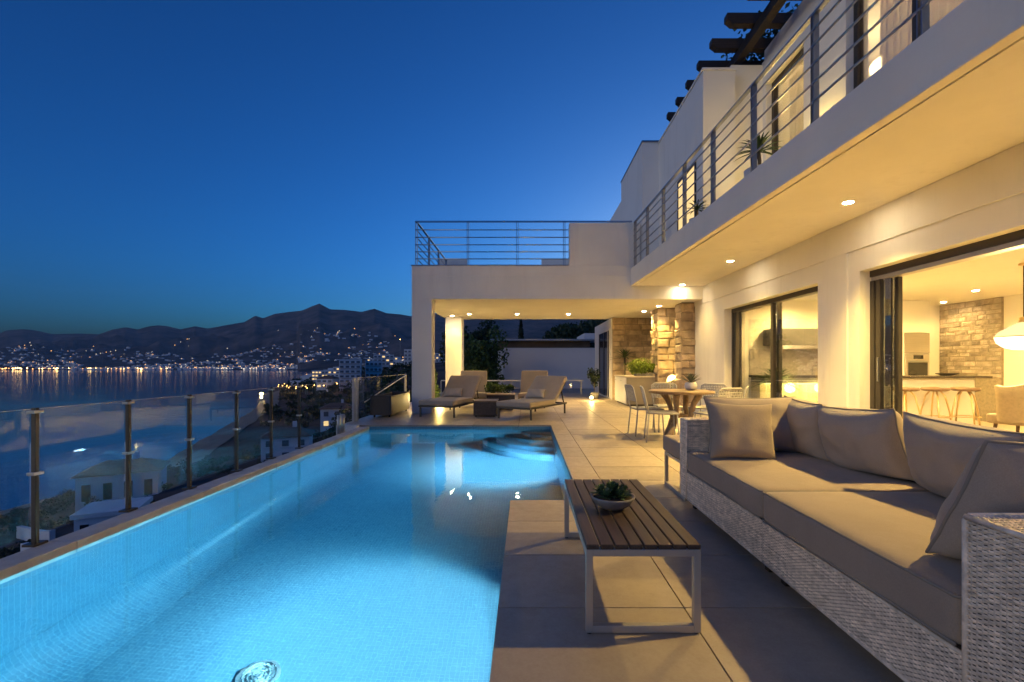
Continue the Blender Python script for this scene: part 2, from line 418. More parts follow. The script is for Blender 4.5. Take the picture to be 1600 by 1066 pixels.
def terrain():
    S = [-2.6+i*(1.35/40) for i in range(40)]+[-1.25+i*(1.0/230) for i in range(230)]+[-.25+i*(1.3/70) for i in range(71)]
    NY = 170; Ys = [9*(9400/9)**(j/(NY-1)) for j in range(NY)]
    V = []; F = []; n = len(S)
    for Y in Ys:
        for s in S: V.append((s*Y, Y, ground_h(s*Y, Y)))
    for j in range(NY-1):
        for i in range(n-1):
            a = j*n+i; F.append((a, a+1, a+n+1, a+n))
    mb = MB(); mb.add(V, F)
    o = mb.build('hills', MATS['terrain'], smooth=True); o['kind'] = 'structure'
terrain()
o = MB().add([(-14000,-200,SEA),(3000,-200,SEA),(3000,14000,SEA),(-14000,14000,SEA)], [(0,1,2,3)]).build('sea', MATS['sea']); o['kind'] = 'structure'
# sandy strip along the near coast
V = []; F = []
ys = [30+i*9 for i in range(60)]
for y in ys:
    c = lerp(COAST, y)
    for k, dx in enumerate((-4, 5, 16)): V.append((c+dx+2*mnoise.noise(Vector((y*.05,k,0))), y, (SEA-.3, SEA+1.6, SEA+4.3)[k]))
for i in range(len(ys)-1):
    for k in range(2): a = i*3+k; F.append((a, a+1, a+4, a+3))
o = MB().add(V, F).build('beach', MATS['beach'], smooth=True); o['kind'] = 'structure'

# ================================================================== terrace floor and pool
PXL, PXR, PXN, PYS, PYB, PYF = -3.03, .47, -.137, 3.89, 8.76, -.6
WZ, PZ = -.085, -1.55
floor_ = thing('terrace_floor', (0,0,0), 'beige porcelain tiled terrace around the pool', 'floor'); floor_['kind'] = 'structure'
mb = MB()
mb.box(PXN+.01, 4.25, -1.5, PYS-.01, -.30, -.012)
mb.box(PXR+.01, 4.25, PYS-.01, PYB+.01, -.30, -.012)
mb.box(-3.62, 4.4, PYB+.01, 15.96, -.30, -.012)
mb.build('bedding', MATS['grout'], floor_)
MB().box(-3.62, 4.4, 15.965, 22.6, -.3, -.004).build('rear_paving', MATS['deck_slab'], floor_)
J = .0038
def tile(x0, x1, y0, y1):
    MB().box(x0+J, x1-J, y0+J, y1-J, -.03, random.uniform(-.0006, .0006)).build('tile', MATS['tile'], floor_)
xs = [PXN, .75, 1.64, 2.53, 3.42, 4.245]
rows = [PYB-.6*i for i in range(17)][::-1]   # joints every 0.6 m
for y0, y1 in zip(rows, rows[1:]):
    for i in range(5):
        x0, x1 = xs[i], xs[i+1]
        if i == 0:
            if y0 >= PYS-.02: tile(PXR, x1, y0, y1)
            elif y1 <= PYS+.02: tile(x0, x1, y0, y1)
            else:
                tile(x0, x1, y0, PYS); tile(PXR, x1, PYS, y1)
        else: tile(x0, x1, y0, y1)
xb = [-3.6, -2.81, -1.92, -1.03, -.14, .75, 1.64, 2.53, 3.42, 4.35]
for j in range(12):
    for i in range(9): tile(xb[i], xb[i+1], PYB+.6*j, PYB+.6*(j+1))

pool = thing('swimming_pool', (0,0,0), 'long blue mosaic swimming pool with stepped corner', 'pool'); pool['kind'] = 'structure'
mb = MB()
E_ = -.004
def wallq(p, q, z0, z1): return [(p[0],p[1],z0),(q[0],q[1],z0),(q[0],q[1],z1),(p[0],p[1],z1)]
path = [(PXL,PYF),(PXL,PYB),(PXR,PYB),(PXR,PYS),(PXN,PYS),(PXN,PYF)]
for k in range(6):
    p, q = path[k], path[(k+1)%6]
    top = -.03 if k == 0 else -.03
    MB().add(wallq(p, q, PZ, top), [(0,1,2,3)]).build('pool_wall', MATS['mosaic'], pool)
mb = MB(); mb.add([(PXL,PYF,PZ),(PXN,PYF,PZ),(PXN,PYS,PZ),(PXR,PYS,PZ),(PXR,PYB,PZ),(PXL,PYB,PZ)], [(0,1,2,3,4,5)])
mb.build('pool_floor', MATS['mosaic'], pool)
# cove along the sea-side wall
V = []; F = []; RC = .34
for k in range(9):
    a = k*math.pi/2/8; V += [(PXL+RC-RC*math.cos(a)+.002, y, PZ+RC-RC*math.sin(a)+.002) for y in (PYF, PYB)]
for k in range(8): F.append((2*k, 2*k+1, 2*k+3, 2*k+2))
MB().add(V, F).build('cove', MATS['mosaic'], pool, smooth=True)
# quarter-round steps in the far right corner
for k, (r, z) in enumerate(((1.30,-1.2),(1.05,-.88),(.80,-.58),(.55,-.30))):
    pts = [(PXR,PYB)]+[(PXR-r*math.cos(a), PYB-r*math.sin(a)) for a in [i*math.pi/2/18 for i in range(19)]]
    MB().prism(pts, PZ+.01, z).build('pool_step', MATS['mosaic'], pool)
# coping along the sea side, in lengths
yy = PYF; k = 0
while yy < 8.9:
    y2 = min(yy+1.22, 8.93)
    MB().box(-3.21, PXL+.012, yy+.002, y2-.002, -.16, -.03+random.uniform(-.001,.001)).build('coping_stone', MATS['coping'], pool, bevel=.006)
    yy = y2
MB().box(-3.60, -3.205, 8.62, 8.755, -.25, .012).build('corner_block', MATS['coping'], pool, bevel=.006)
MB().box(-3.19, PXL-.002, PYF, 8.7, -3.2, -.17).build('pool_shell', MATS['plaster_cool'], pool)
# floor drain
dr = MB()
dc = (-1.69, 2.88, PZ)
dr.lathe([(.125,.002),(.125,.014),(.105,.016),(.105,.004)], dc, 28)
for r in (.085,.062,.040,.018): dr.tube([(dc[0]+r*math.cos(a), dc[1]+r*math.sin(a), PZ+.012) for a in [i*math.pi/12 for i in range(24)]], .006, 5, True)
for k in range(3):
    a = k*math.pi/3; dr.bar((dc[0]-.1*math.cos(a), dc[1]-.1*math.sin(a), PZ+.010), (dc[0]+.1*math.cos(a), dc[1]+.1*math.sin(a), PZ+.010), .008, .008)
dn = dr.build('floor_drain', MATS['grate'], pool)
MB().lathe([(.104,.003),(0,.004)], dc, 28).build('drain_well', MATS['black'], dn)
o = MB().add([(PXL,PYF,WZ),(PXN,PYF,WZ),(PXN,PYS,WZ),(PXR,PYS,WZ),(PXR,PYB,WZ),(PXL,PYB,WZ)], [(0,1,2,3,4,5)]).build('pool_water', MATS['pool_water']); o['kind'] = 'structure'

def light(name, kind, loc, energy, colr, parent=None, size=.03, spot=None, blend=.5, aim=None):
    d = bpy.data.lights.new(name, kind); d.energy = energy; d.color = colr; d.shadow_soft_size = size
    if kind == 'SPOT': d.spot_size = R(spot); d.spot_blend = blend
    o = bpy.data.objects.new(name, d); col.objects.link(o); o.location = loc
    if aim is not None: o.rotation_euler = (Vector(aim)-Vector(loc)).to_track_quat('-Z','Y').to_euler()
    if parent:
        o.parent = parent; o.location = Vector(loc)-OFF[parent.name]
    return o
POOLC = (.50,.82,1.0)
for i, (x, y, lab, en, dz) in enumerate(((PXR, 7.05, 'round underwater lamp on the pool wall near the corner steps', 260, -.6),
                             (PXN, 3.12, 'round underwater lamp below the paved ledge beside the coffee table', 290, -.6),
                             (PXN, .6, 'round underwater lamp at the near end of the pool wall', 200, -.6))):
    t = thing('pool_lamp', (x,y,dz), lab, 'pool lamp', 'underwater pool lamps')
    m_ = MB(); n_ = 20
    ring = [(x-.005, y+.10*math.cos(a), dz+.10*math.sin(a)) for a in [k*2*math.pi/n_ for k in range(n_)]]
    m_.tube(ring, .012, 6, True); m_.build('bezel', MATS['steel'], t, smooth=True)
    m_ = MB(); V = [(x-.012, y, dz)]+[(x-.006, y+.09*math.cos(a), dz+.09*math.sin(a)) for a in [k*2*math.pi/n_ for k in range(n_)]]
    m_.add(V, [(0, 1+(k+1)%n_, 1+k) for k in range(n_)]); m_.build('lens', MATS['pool_lamp_glow'], t)
    light('pool_lamp_light', 'SPOT', (x-.03, y, dz), en*.29, (.20,.72,1.0), t, .06, 172, 1.0, (x-1.5, y, dz-.12))
    if i < 2: light('pool_lamp_core', 'SPOT', (x-.03, y, dz), en*.90, (.56,.87,1.0), t, .06, 94, 1.0, (x-.60, y+.05, PZ))

# ================================================================== villa
villa = thing('villa', (4.25, 5.0, 0), 'white two storey villa with balcony, covered terrace and lit rooms', 'house')
def vb(name, m, *b, bevel=0):
    mb = MB(); mb.box(*b); return mb.build(name, MATS[m], villa, bevel=bevel)
WX = 4.25
vb('wall', 'plaster', WX, 4.55, 9.75, 11.45, 0, 3.045)
vb('wall', 'plaster', WX, 4.55, 5.80, 6.63, 0, 3.045)
vb('wall', 'plaster', WX, 4.55, -1.5, 1.1, 0, 3.045)
vb('lintel', 'plaster', WX, 4.55, 6.63, 9.75, 2.35, 3.045)
vb('lintel', 'plaster', WX, 4.55, 1.1, 5.80, 2.35, 3.045)
vb('wall_band', 'plaster', WX-.022, WX+.02, -1.5, 11.44, 2.63, 3.046)
vb('pier_casing', 'plaster', WX-.024, WX+.02, 6.00, 6.45, 0, 2.628)
def fx(y): return 2.50+.0335*(10.9-y)          # balcony edge runs slightly skew to the pool
mb = MB(); mb.prism([(fx(10.9)+.10, 10.895), (fx(10.9), 10.895), (fx(-1.5), -1.5), (fx(-1.5)+.10, -1.5)], 3.05, 3.46)
mb.build('balcony_fascia', MATS['plaster'], villa, bevel=.008)
mb = MB(); mb.prism([(fx(10.9)+.115, 10.895), (fx(-1.5)+.115, -1.5), (9.8, -1.5), (9.8, 10.895)], 3.05, 3.45)
mb.build('balcony_slab', MATS['plaster'], villa)
mb = MB(); mb.prism([(fx(10.9)+.095, 10.89), (fx(-1.5)+.095, -1.5), (fx(-1.5)+.12, -1.5), (fx(10.9)+.12, 10.89)], 3.075, 3.44)
mb.build('drip_groove', MATS['mortar'], villa)
# covered terrace at the end of the pool
vb('front_column', 'plaster', -2.738, -2.263, 10.9, 11.29, 0, 2.735)
vb('rear_column', 'plaster', -2.65, -2.12, 14.95, 15.5, 0, 2.735)
mb = MB(); mb.box(-2.738, 9.8, 10.9, 15.7, 2.737, 3.30); mb.build('terrace_roof', MATS['plaster'], villa)
vb('parapet', 'plaster', -2.738, 2.75, 10.9, 11.10, 3.302, 3.54)
vb('parapet', 'plaster', -2.738, -2.538, 11.1, 15.7, 3.302, 3.54)
vb('parapet', 'plaster', -2.53, 2.7, 15.5, 15.7, 3.302, 3.54)
vb('parapet_cap', 'steel', -2.76, 1.03, 10.88, 11.12, 3.542, 3.556)
vb('parapet_panel', 'plaster', 1.04, 2.74, 10.9, 11.10, 3.542, 4.56)
vb('parapet_panel', 'plaster', -2.9, -1.98, 15.2, 15.45, 3.3, 4.72)
vb('parapet_panel', 'plaster', .52, 1.6, 15.2, 15.45, 3.3, 4.72)
vb('wall', 'plaster', 2.87, 3.1, 15.21, 19.0, 0, 2.735)
vb('stone_backing', 'mortar', 2.90, 4.5, 15.20, 15.42, 0, 2.735)
# narrow glazed door in the far wall
wd = vb('window', 'plaster', 2.85, 2.88, 15.95, 16.0, .05, 2.4)
for b in ((2.845,2.869,15.55,17.85,2.36,2.44),(2.845,2.869,15.55,15.63,.02,2.36),(2.845,2.869,17.77,17.85,.02,2.36)): MB().box(*b).build('casing', MATS['plaster'], wd)
MB().box(2.855,2.8685,15.64,17.76,.06,2.35).build('pane', MATS['dark_glass'], wd)
for y in (15.64, 16.65, 17.66): MB().box(2.84,2.868,y,y+.1,.06,2.35).build('frame', MATS['bronze'], wd)
# upper storey
vb('upper_wall', 'plaster_cool', 4.3, 4.6, 8.16, 8.3, 3.46, 6.65)
vb('upper_wall', 'plaster_cool', 4.3, 4.6, 6.12, 7.05, 3.46, 6.65)
vb('upper_lintel', 'plaster_cool', 4.3, 4.6, 7.05, 8.16, 6.2, 6.65)
vb('upper_lintel', 'plaster_cool', 4.3, 4.6, 2.2, 6.12, 6.2, 6.65)
vb('upper_wall', 'plaster_cool', 4.3, 4.6, -1.5, 2.2, 3.46, 6.65)
vb('upper_block', 'plaster_cool', 3.15, 3.72, 8.10, 10.80, 3.46, 6.40)
vb('upper_block', 'plaster_cool', 3.72, 4.9, 8.26, 10.78, 3.46, 6.60)
vb('upper_block', 'plaster_cool', 2.76, 4.9, 10.80, 13.2, 3.301, 6.45)
vb('upper_block', 'plaster_cool', 2.78, 4.9, 13.2, 15.9, 3.301, 5.95)
vb('roof_edge', 'steel', 2.74, 3.75, 10.77, 13.22, 6.452, 6.478)
vb('roof_edge', 'plaster_cool', 3.13, 3.74, 8.08, 10.79, 6.402, 6.44)
vb('upper_roof', 'plaster_cool', 4.32, 9.8, -1.5, 8.25, 6.652, 6.85)
vb('upper_room_wall', 'interior_paint', 7.6, 7.7, -1.4, 8.25, 3.46, 6.64)
vb('upper_room_wall', 'interior_paint', 4.62, 7.6, 8.2, 8.25, 3.46, 6.64)
vb('upper_room_floor', 'interior_floor', 4.62, 7.6, -1.4, 8.2, 3.455, 3.475)
# windows of the upper storey
def upper_window(y0, y1, z1, split=True):
    w_ = MB(); w_.box(4.40, 4.48, y0, y1, z1-.07, z1); wo = w_.build('window', MATS['bronze'], villa)
    ys_ = [y0, y1-.07]+([(y0+y1)/2-.04] if split else [])
    for y in ys_: MB().box(4.40, 4.48, y, y+.075, 3.47, z1-.07).build('frame', MATS['bronze'], wo)
    MB().box(4.43, 4.438, y0+.075, y1-.07, 3.47, z1-.07).build('pane', MATS['door_glass'], wo)
    # curtain in soft folds
    m_ = MB(); N = int((y1-y0)*60); V = []; F = []
    for i in range(N+1):
        y = y0+.1+(y1-y0-.2)*i/N; x = 4.66+.025*math.sin(i*.9)+.01*math.sin(i*2.3)
        V += [(x,y,3.48),(x,y,z1-.02)]
    for i in range(N): F.append((2*i,2*i+2,2*i+3,2*i+1))
    m_.add(V, F); return wo, m_
leafmat('curtain', (.80,.72,.58), 0, .6)
wo, m_ = upper_window(7.06, 8.15, 6.2, False); m_.build('curtain', MATS['curtain'], wo, smooth=True)
wo, m_ = upper_window(4.2, 6.11, 6.2); m_.build('curtain', MATS['curtain'], wo, smooth=True)
wo, m_ = upper_window(2.22, 4.1, 6.2)
vb('upper_wall', 'plaster_cool', 4.3, 4.6, 4.1, 4.2, 3.46, 6.2)
# small lit window in the side of the upper block
wb = MB().box(3.135, 3.149, 8.42, 9.45, 3.47, 3.53).build('window', MATS['plaster'], villa)
MB().box(3.139,3.149,8.46,9.41,3.53,4.88).build('pane', MATS['window_glow'], wb)
for y in (8.42, 8.90, 9.37): MB().box(3.125,3.148,y,y+.045,3.53,4.88).build('frame', MATS['bronze'], wb)
MB().box(3.125,3.148,8.42,9.415,4.88,4.94).build('frame', MATS['bronze'], wb)
# kitchen and dining room shell
vb('room_floor', 'interior_floor', 4.25, 9.39, -1.5, 10.3, -.2, .003)
vb('room_ceiling', 'interior_paint', 4.56, 9.4, -1.5, 10.3, 2.5, 2.6)
vb('room_wall', 'interior_paint', 4.56, 7.60, 9.62, 9.7, .003, 2.5)
vb('room_wall', 'interior_paint', 8.36, 9.4, 10.3, 10.4, .003, 2.5)
vb('room_wall', 'interior_paint', 9.395, 9.5, -1.5, 10.3, .003, 2.5)
vb('room_wall', 'interior_paint', 4.56, 9.4, -1.6, -1.5, .003, 2.5)
vb('kitchen_stone_backing', 'mortar', 9.36, 9.394, 8.95, 10.29, .003, 2.499)
# sliding doors
def frame_bar(parent, *b): return MB().box(*b).build('frame', MATS['bronze'], parent, bevel=.003)
d = MB().box(4.40, 4.54, 6.63, 9.75, 2.27, 2.349).build('sliding_door', MATS['bronze'], villa)
for y, x0, x1 in ((9.67,4.40,4.54),(6.63,4.40,4.47),(8.12,4.40,4.46),(8.06,4.475,4.535),(9.58,4.41,4.47)):
    frame_bar(d, x0, x1, y, y+.075, .02, 2.27)
frame_bar(d, 4.40, 4.54, 6.63, 9.75, .004, .03)
MB().box(4.43,4.438,6.705,8.12,.03,2.27).build('pane', MATS['door_glass'], d)
MB().box(4.50,4.508,8.135,9.58,.03,2.27).build('pane', MATS['door_glass'], d)
d = MB().box(4.38, 4.54, 1.1, 5.80, 2.27, 2.349).build('sliding_door', MATS['bronze'], villa)
MB().box(4.40,4.52,1.1,5.8,2.22,2.268).build('track', MATS['champagne'], d)
for y, x0, x1 in ((5.73,4.38,4.54),(5.64,4.385,4.43),(5.56,4.435,4.48),(5.48,4.485,4.535)):
    frame_bar(d, x0, x1, y, y+.07, .02, 2.22)
frame_bar(d, 4.38, 4.54, 1.1, 5.8, .004, .022)
for x in (4.405,4.455,4.505): MB().box(x,x+.006,5.50,5.72,.03,2.21).build('pane', MATS['door_glass'], d)
MB().box(4.372,4.384,5.655,5.675,.95,1.25).build('handle', MATS['steel'], d)

# ---- stone facing, block by block
def stones(parent, O, U, N, width, height, ch=(.15,.26), bw=(.22,.55), m='stone', depth=(.02,.05), z0=0.0):
    O = Vector(O); U = Vector(U); N = Vector(N); z = z0; r_ = random.Random(int(O.x*100+O.y*10))
    while z < height-.02:
        h = r_.uniform(*ch)
        if height-z-h < ch[0]*.7: h = height-z
        u = 0
        while u < width-.01:
            w_ = r_.uniform(*bw)
            if width-u-w_ < bw[0]*.7: w_ = width-u
            g = .006; dp = r_.uniform(*depth); j = lambda a=.008: r_.uniform(-a, a)
            P = []
            for (uu, zz) in ((u+g,z+g),(u+w_-g,z+g),(u+w_-g,z+h-g),(u+g,z+h-g)): P.append(O+U*uu+Vector((0,0,zz)))
            F_ = []
            cx_ = [O+U*(u+w_*k)+Vector((0,0,z+h*q)) for k,q in ((.5,.5),)][0]
            for p in P: F_.append(p.lerp(cx_, .05)+N*(dp*.6+j(.006)))
            I_ = [p.lerp(cx_, .32)+N*(dp+j(.014)) for p in P]
            V = P+F_+I_
            Fc = []
            for a in range(4):
                b = (a+1)%4; Fc += [(a,b,4+b,4+a),(4+a,4+b,8+b,8+a)]
            Fc.append((8,9,10,11))
            MB().add(V, Fc).build('stone_block', MATS[m], parent)
            u += w_
        z += h
sw = vb('stone_wall', 'mortar', 2.88, 4.5, 15.18, 15.199, 0, 2.733)
stones(sw, (2.88,15.18,0), (1,0,0), (0,-1,0), 1.55, 2.73)
for (x0, x1, y0, y1) in ((3.93,4.50,11.47,11.95),(3.66,4.45,12.6,13.25)):
    sp_ = vb('stone_pillar', 'mortar', x0, x1, y0, y1, 0, 2.735)
    stones(sp_, (x0-.03,y0,0), (1,0,0), (0,-1,0), x1-x0+.03, 2.73, (.15,.27), (.2,.46))
    stones(sp_, (x0,y1,0), (0,-1,0), (-1,0,0), y1-y0, 2.73, (.15,.27), (.2,.46))
ks = vb('kitchen_stone', 'mortar', 9.35, 9.359, 8.95, 10.29, .003, 2.499)
stones(ks, (9.35,10.29,0), (0,-1,0), (-1,0,0), 1.34, 2.49, (.07,.14), (.14,.38), 'stone_grey', (.008,.022), .9)

# ---- roof pergola
rp = thing('roof_pergola', (3.9,8.9,6.85), 'dark timber pergola with projecting beams on the villa roof', 'pergola')
for i in range(9):
    y = 5.85+i*.60; x0 = 3.42-.02*i*.6
    m_ = MB(); z0, z1 = 6.90, 7.08
    P = [(x0+.10,z0),(6.4,z0),(6.4,z1),(x0,z1),(x0,z0+.08)]
    m_.add([(x,y,z) for x,z in P]+[(x,y+.13,z) for x,z in P], [(0,1,2,3,4),(9,8,7,6,5)]+[(k,k+5,(k+1)%5+5,(k+1)%5) for k in range(5)])
    m_.build('beam', MATS['wood_dark'], rp)
MB().box(3.85,3.99,5.5,10.9,6.73,6.898).build('long_beam', MATS['wood_dark'], rp)
MB().box(6.0,6.14,5.5,10.9,6.73,6.898).build('long_beam', MATS['wood_dark'], rp)
for y in (8.9, 10.4): MB().box(3.86,3.98,y,y+.12,6.6,6.729).build('post', MATS['wood_dark'], rp)
# ================================================================== railings
br = thing('balcony_railing', (2.7,7,3.46), 'steel railing with horizontal rods along the long first floor balcony', 'railing')
def bx_(y): return fx(y)+.06
yA, yB = -1.4, 10.75
MB().bar((bx_(yA),yA,4.53), (bx_(yB),yB,4.53), .055, .022).build('handrail', MATS['steel'], br, bevel=.004)
for z in (3.68, 3.86, 4.04, 4.22, 4.37): MB().tube([(bx_(yA)-.02,yA,z),(bx_(yB)-.02,yB,z)], .011, 8).build('rod', MATS['steel'], br, smooth=True)
for y in (-.1, 1.0, 2.1, 3.23, 4.38, 5.48, 6.58, 7.66, 8.72, 9.74, 10.7):
    m_ = MB()
    for dy in (-.018, .018): m_.box(bx_(y)-.028, bx_(y)+.028, y+dy-.005, y+dy+.005, 3.462, 4.519)
    m_.build('post', MATS['dark_steel'], br)
tr = thing('terrace_railing', (-1,12.5,3.54), 'steel rod railing round the roof terrace above the loungers', 'railing')
def rail_run(a, b, zt, zs, posts, own):
    a = Vector(a); b = Vector(b)
    MB().bar((a.x,a.y,zt), (b.x,b.y,zt), .05, .03).build('handrail', MATS['steel'], own)
    for z in zs: MB().tube([(a.x,a.y,z),(b.x,b.y,z)], .012, 6).build('rod', MATS['steel'], own, smooth=True)
    for t in posts:
        p = a.lerp(b, t); d_ = (b-a).normalized(); m_ = MB()
        for s in (-.02,.02):
            q = p+d_*s; m_.obox((q.x,q.y,(zt+3.555)/2), (.012 if abs(d_.x)>.5 else .05, .05 if abs(d_.x)>.5 else .012, zt-3.55-.02))
        m_.build('post', MATS['dark_steel'], own)
ZS = (3.72,3.89,4.06,4.24,4.42)
rail_run((-2.68,10.99,0), (1.03,10.99,0), 4.62, ZS, (.01,.345,.665,.97), tr)
rail_run((-2.64,11.05,0), (-2.64,15.1,0), 4.62, ZS, (.33,.66,.98), tr)
rail_run((-1.97,15.3,0), (.51,15.3,0), 4.50, (3.85,4.02,4.2,4.36), (.1,.5,.9), tr)
MB().bar((1.035,10.99,4.62),(2.56,10.99,4.62),.05,.03).build('handrail', MATS['steel'], tr)
for x in (1.2,1.9,2.5): MB().tube([(x,10.99,4.55),(x,10.99,4.61)],.01,6).build('standoff', MATS['steel'], tr)

# ================================================================== glass fences
gf = thing('glass_fence', (-3.22,5,-.03), 'frameless glass balustrade on slim posts along the sea side of the pool', 'fence')
py = [1.62, 2.32, 2.99, 3.69, 4.36, 5.07, 5.76, 6.47, 9.12]
for y in py[:-1]:
    m_ = MB(); x = -3.225
    m_.box(x-.016, x+.016, y-.013, y+.013, -.028, .872); p = m_.build('post', MATS['bronze_post'], gf, bevel=.004)
    MB().box(x-.04,x+.04,y-.045,y+.045,-.0285,-.014).build('foot_plate', MATS['bronze_post'], p)
    for z in (.44, .845) : MB().box(x-.026,x+.026,y-.032,y+.032,z-.010,z+.010).build('clamp', MATS['champagne'], p, bevel=.003)
for a, b in zip(py, py[1:]):
    g_ = MB().box(-3.231,-3.219,a+.03,b-.03,.03,.862).build('pane', MATS['fence_glass'], gf)
    MB().box(-3.2315,-3.2185,a+.03,b-.03,.8625,.866).build('polished_edge', MATS['champagne'], g_)
for y in (7.86, 8.02): MB().tube([(-3.23,y,-.03),(-3.23,y,.29)], .035, 10).build('stub_post', MATS['champagne'], gf, smooth=True)
g2 = thing('glass_fence', (-3.5,11,0), 'glass balustrade with slanted bar behind the brown planter box', 'fence')
for y in (9.25, 9.42, 13.2):
    MB().box(-3.525,-3.475,y-.03,y+.03,.0,.90).build('post', MATS['champagne'], g2, bevel=.004)
g_ = MB().box(-3.506,-3.494,9.46,13.16,.05,.88).build('pane', MATS['fence_glass'], g2)
MB().box(-3.507,-3.493,9.46,13.16,.8805,.89).build('polished_edge', MATS['champagne'], g_)
MB().tube([(-3.46,9.75,.36),(-3.46,13.15,.88)], .014, 8).build('slanted_bar', MATS['champagne'], g2, smooth=True)  # thin solid bar sloping up towards the far post
g3 = thing('glass_fence', (-1,18.2,0), 'low glass balustrade with white rail in front of the neighbouring wall', 'fence')
for x in (-3.4,-2,-.6,.8,2.2): MB().box(x-.02,x+.02,18.18,18.22,-.003,.52).build('post', MATS['champagne'], g3)
MB().box(-3.4,2.3,18.16,18.24,.521,.56).build('handrail', MATS['white_box'], g3)
MB().box(-3.38,2.18,18.195,18.205,.04,.515).build('pane', MATS['far_pane'], g3)

# ================================================================== downlights
def downlight(x, y, z, lab, en, spot=118, blend=.55, r=.055, grp='downlights in the outdoor ceilings', aim=None, c=WARM):
    t = thing('ceiling_downlight', (x,y,z), lab, 'downlight', grp)
    m_ = MB(); m_.lathe([(r+.018,-.004),(r+.018,.0),(r,.0),(r,-.004)], (x,y,z-.002), 20); m_.build('trim_ring', MATS['white_box'], t, smooth=False)
    MB().lathe([(r,-.006),(r*.6,-.009),(0,-.010)], (x,y,z), 18).build('lens', MATS['lamp_glow'], t)
    light('downlight_beam', 'SPOT', (x,y,z-.03), en, c, t, .055, spot, blend, aim or (x,y,z-1))
    return t
downlight(3.75, 2.55, 3.05, 'round recessed downlight in balcony soffit above the near sofa end', 165, 112, 1.0, aim=(2.85,2.4,.4))
downlight(3.75, 5.30, 3.05, 'large looking round downlight in balcony soffit above the wide kitchen door', 225, 112, 1.0, aim=(3.1,5.1,.4))
downlight(3.72, 8.29, 3.05, 'round downlight in balcony soffit above the narrow sliding door', 190, 112, 1.0, aim=(3.15,8.1,.4))
downlight(3.68, 10.72, 3.05, 'round downlight at far end of balcony soffit near the stone pillars', 20, 112, 1.0)
for i, x in enumerate((-1.76,-.28,1.31)):
    downlight(x, 14.1, 2.735, ('leftmost','middle','rightmost')[i]+' of three downlights in a row over the sun loungers', 48, 120, 1.0)
downlight(-2.36, 14.55, 2.735, 'downlight tight against the rear left column of covered terrace', 16)
downlight(3.45, 13.3, 2.735, 'recessed downlight above the outdoor kitchen cabinet', 55)
downlight(3.55, 12.15, 2.735, 'recessed downlight between the two stone pillars', 34)
# interior lamps; kitchen and dining downlights are added to light the rooms
for i, (x, y) in enumerate(((5.6,7.6),(6.6,8.9),(8.1,8.2),(8.9,9.7),(5.7,4.2),(8.2,5.0),(5.4,9.1))):
    downlight(x, y, 2.5, ('added kitchen ceiling downlight behind the narrow sliding door','added kitchen ceiling downlight over the worktop','added kitchen ceiling downlight before the tall oven cabinet','added kitchen ceiling downlight grazing the grey stone wall','added dining room ceiling downlight just inside the wide door','added dining room ceiling downlight near the far wall','added kitchen ceiling downlight in the corner behind the glass')[i], (60,60,50,10,60,60,45)[i], 160, .7, .045, 'downlights added to light the villa rooms', c=(1,.68,.20))
for i, (x, y, e) in enumerate(((6.0,7.4,8),(6.0,5.0,9),(6.2,2.8,8))):
    t = thing('ceiling_lamp', (x,y,6.64), ('glowing ceiling globe behind the far balcony curtain','glowing ceiling globe behind the middle balcony window','glowing ceiling globe behind the near balcony window')[i], 'ceiling lamp', 'ceiling lamps in the upper rooms')
    MB().lathe([(.02,0),(.02,-.25),(.0,-.25)], (x,y,6.64), 10).build('stem', MATS['brass'], t)
    MB().lathe([(0,-.55),(.10,-.52),(.15,-.40),(.10,-.28),(0,-.25)], (x,y,6.64), 16).build('globe', MATS['pendant_glow'], t, smooth=True)
    light('ceiling_lamp_light', 'POINT', (x-.25,y,6.0), e, (1,.70,.32), t, .15)

wl_ = thing('added_wall_lamp', (4.28,6.6,4.3), 'small warm wall lamp added out of sight low on the balcony wall', 'wall lamp')
MB().box(4.26,4.299,6.54,6.66,4.22,4.38).build('back_plate', MATS['steel'], wl_)
MB().box(4.20,4.259,6.56,6.64,4.25,4.35).build('diffuser', MATS['pendant_glow'], wl_)
light('added_wall_lamp_light', 'POINT', (4.1,6.6,4.3), 9, WARM, wl_, .06)  # unseen lamp, added to warm the upper facade
# ================================================================== cushions and weave
def boxcushion(w_, d_, h_, r=.035, crown=.02, nx=22, ny=14, wr=.0, seed=0):
    """rounded box cushion centred on x, y; base at z=0; crowned top with faint wrinkles; returns verts, faces"""
    mb = bmesh.new()
    bmesh.ops.create_cube(mb, size=1)
    bmesh.ops.subdivide_edges(mb, edges=mb.edges[:], cuts=13, use_grid_fill=True)
    for v in mb.verts:
        p = v.co; q = Vector((p.x*w_, p.y*d_, p.z*h_))
        # spread the loops towards the edges
        def sp(t, L):
            t2 = t*2; return (L/2)*math.copysign(1-(1-abs(t2))**1.5, t2) if abs(t2) < 1 else L/2*t2
        q = Vector((sp(p.x, w_), sp(p.y, d_), sp(p.z, h_)))
        c = Vector((max(-w_/2+r, min(w_/2-r, q.x)), max(-d_/2+r, min(d_/2-r, q.y)), max(-h_/2+r, min(h_/2-r, q.z))))
        dlt = q-c
        if dlt.length > 1e-6: q = c+dlt.normalized()*r
        u, v2 = 2*q.x/w_, 2*q.y/d_
        bul = (1-u*u)*(1-v2*v2)
        if q.z > 0: q.z += crown*bul
        nn = mnoise.noise(Vector((q.x*5+seed, q.y*5, q.z*3)))*wr+mnoise.noise(Vector((q.x*14+seed, q.y*9, q.z*6)))*wr*.35
        q += q.normalized()*nn
        q.z += h_/2; v.co = q
    V = [tuple(v.co) for v in mb.verts]; mb.verts.index_update(); F = [tuple(v.index for v in f.verts) for f in mb.faces]
    mb.free(); return V, F
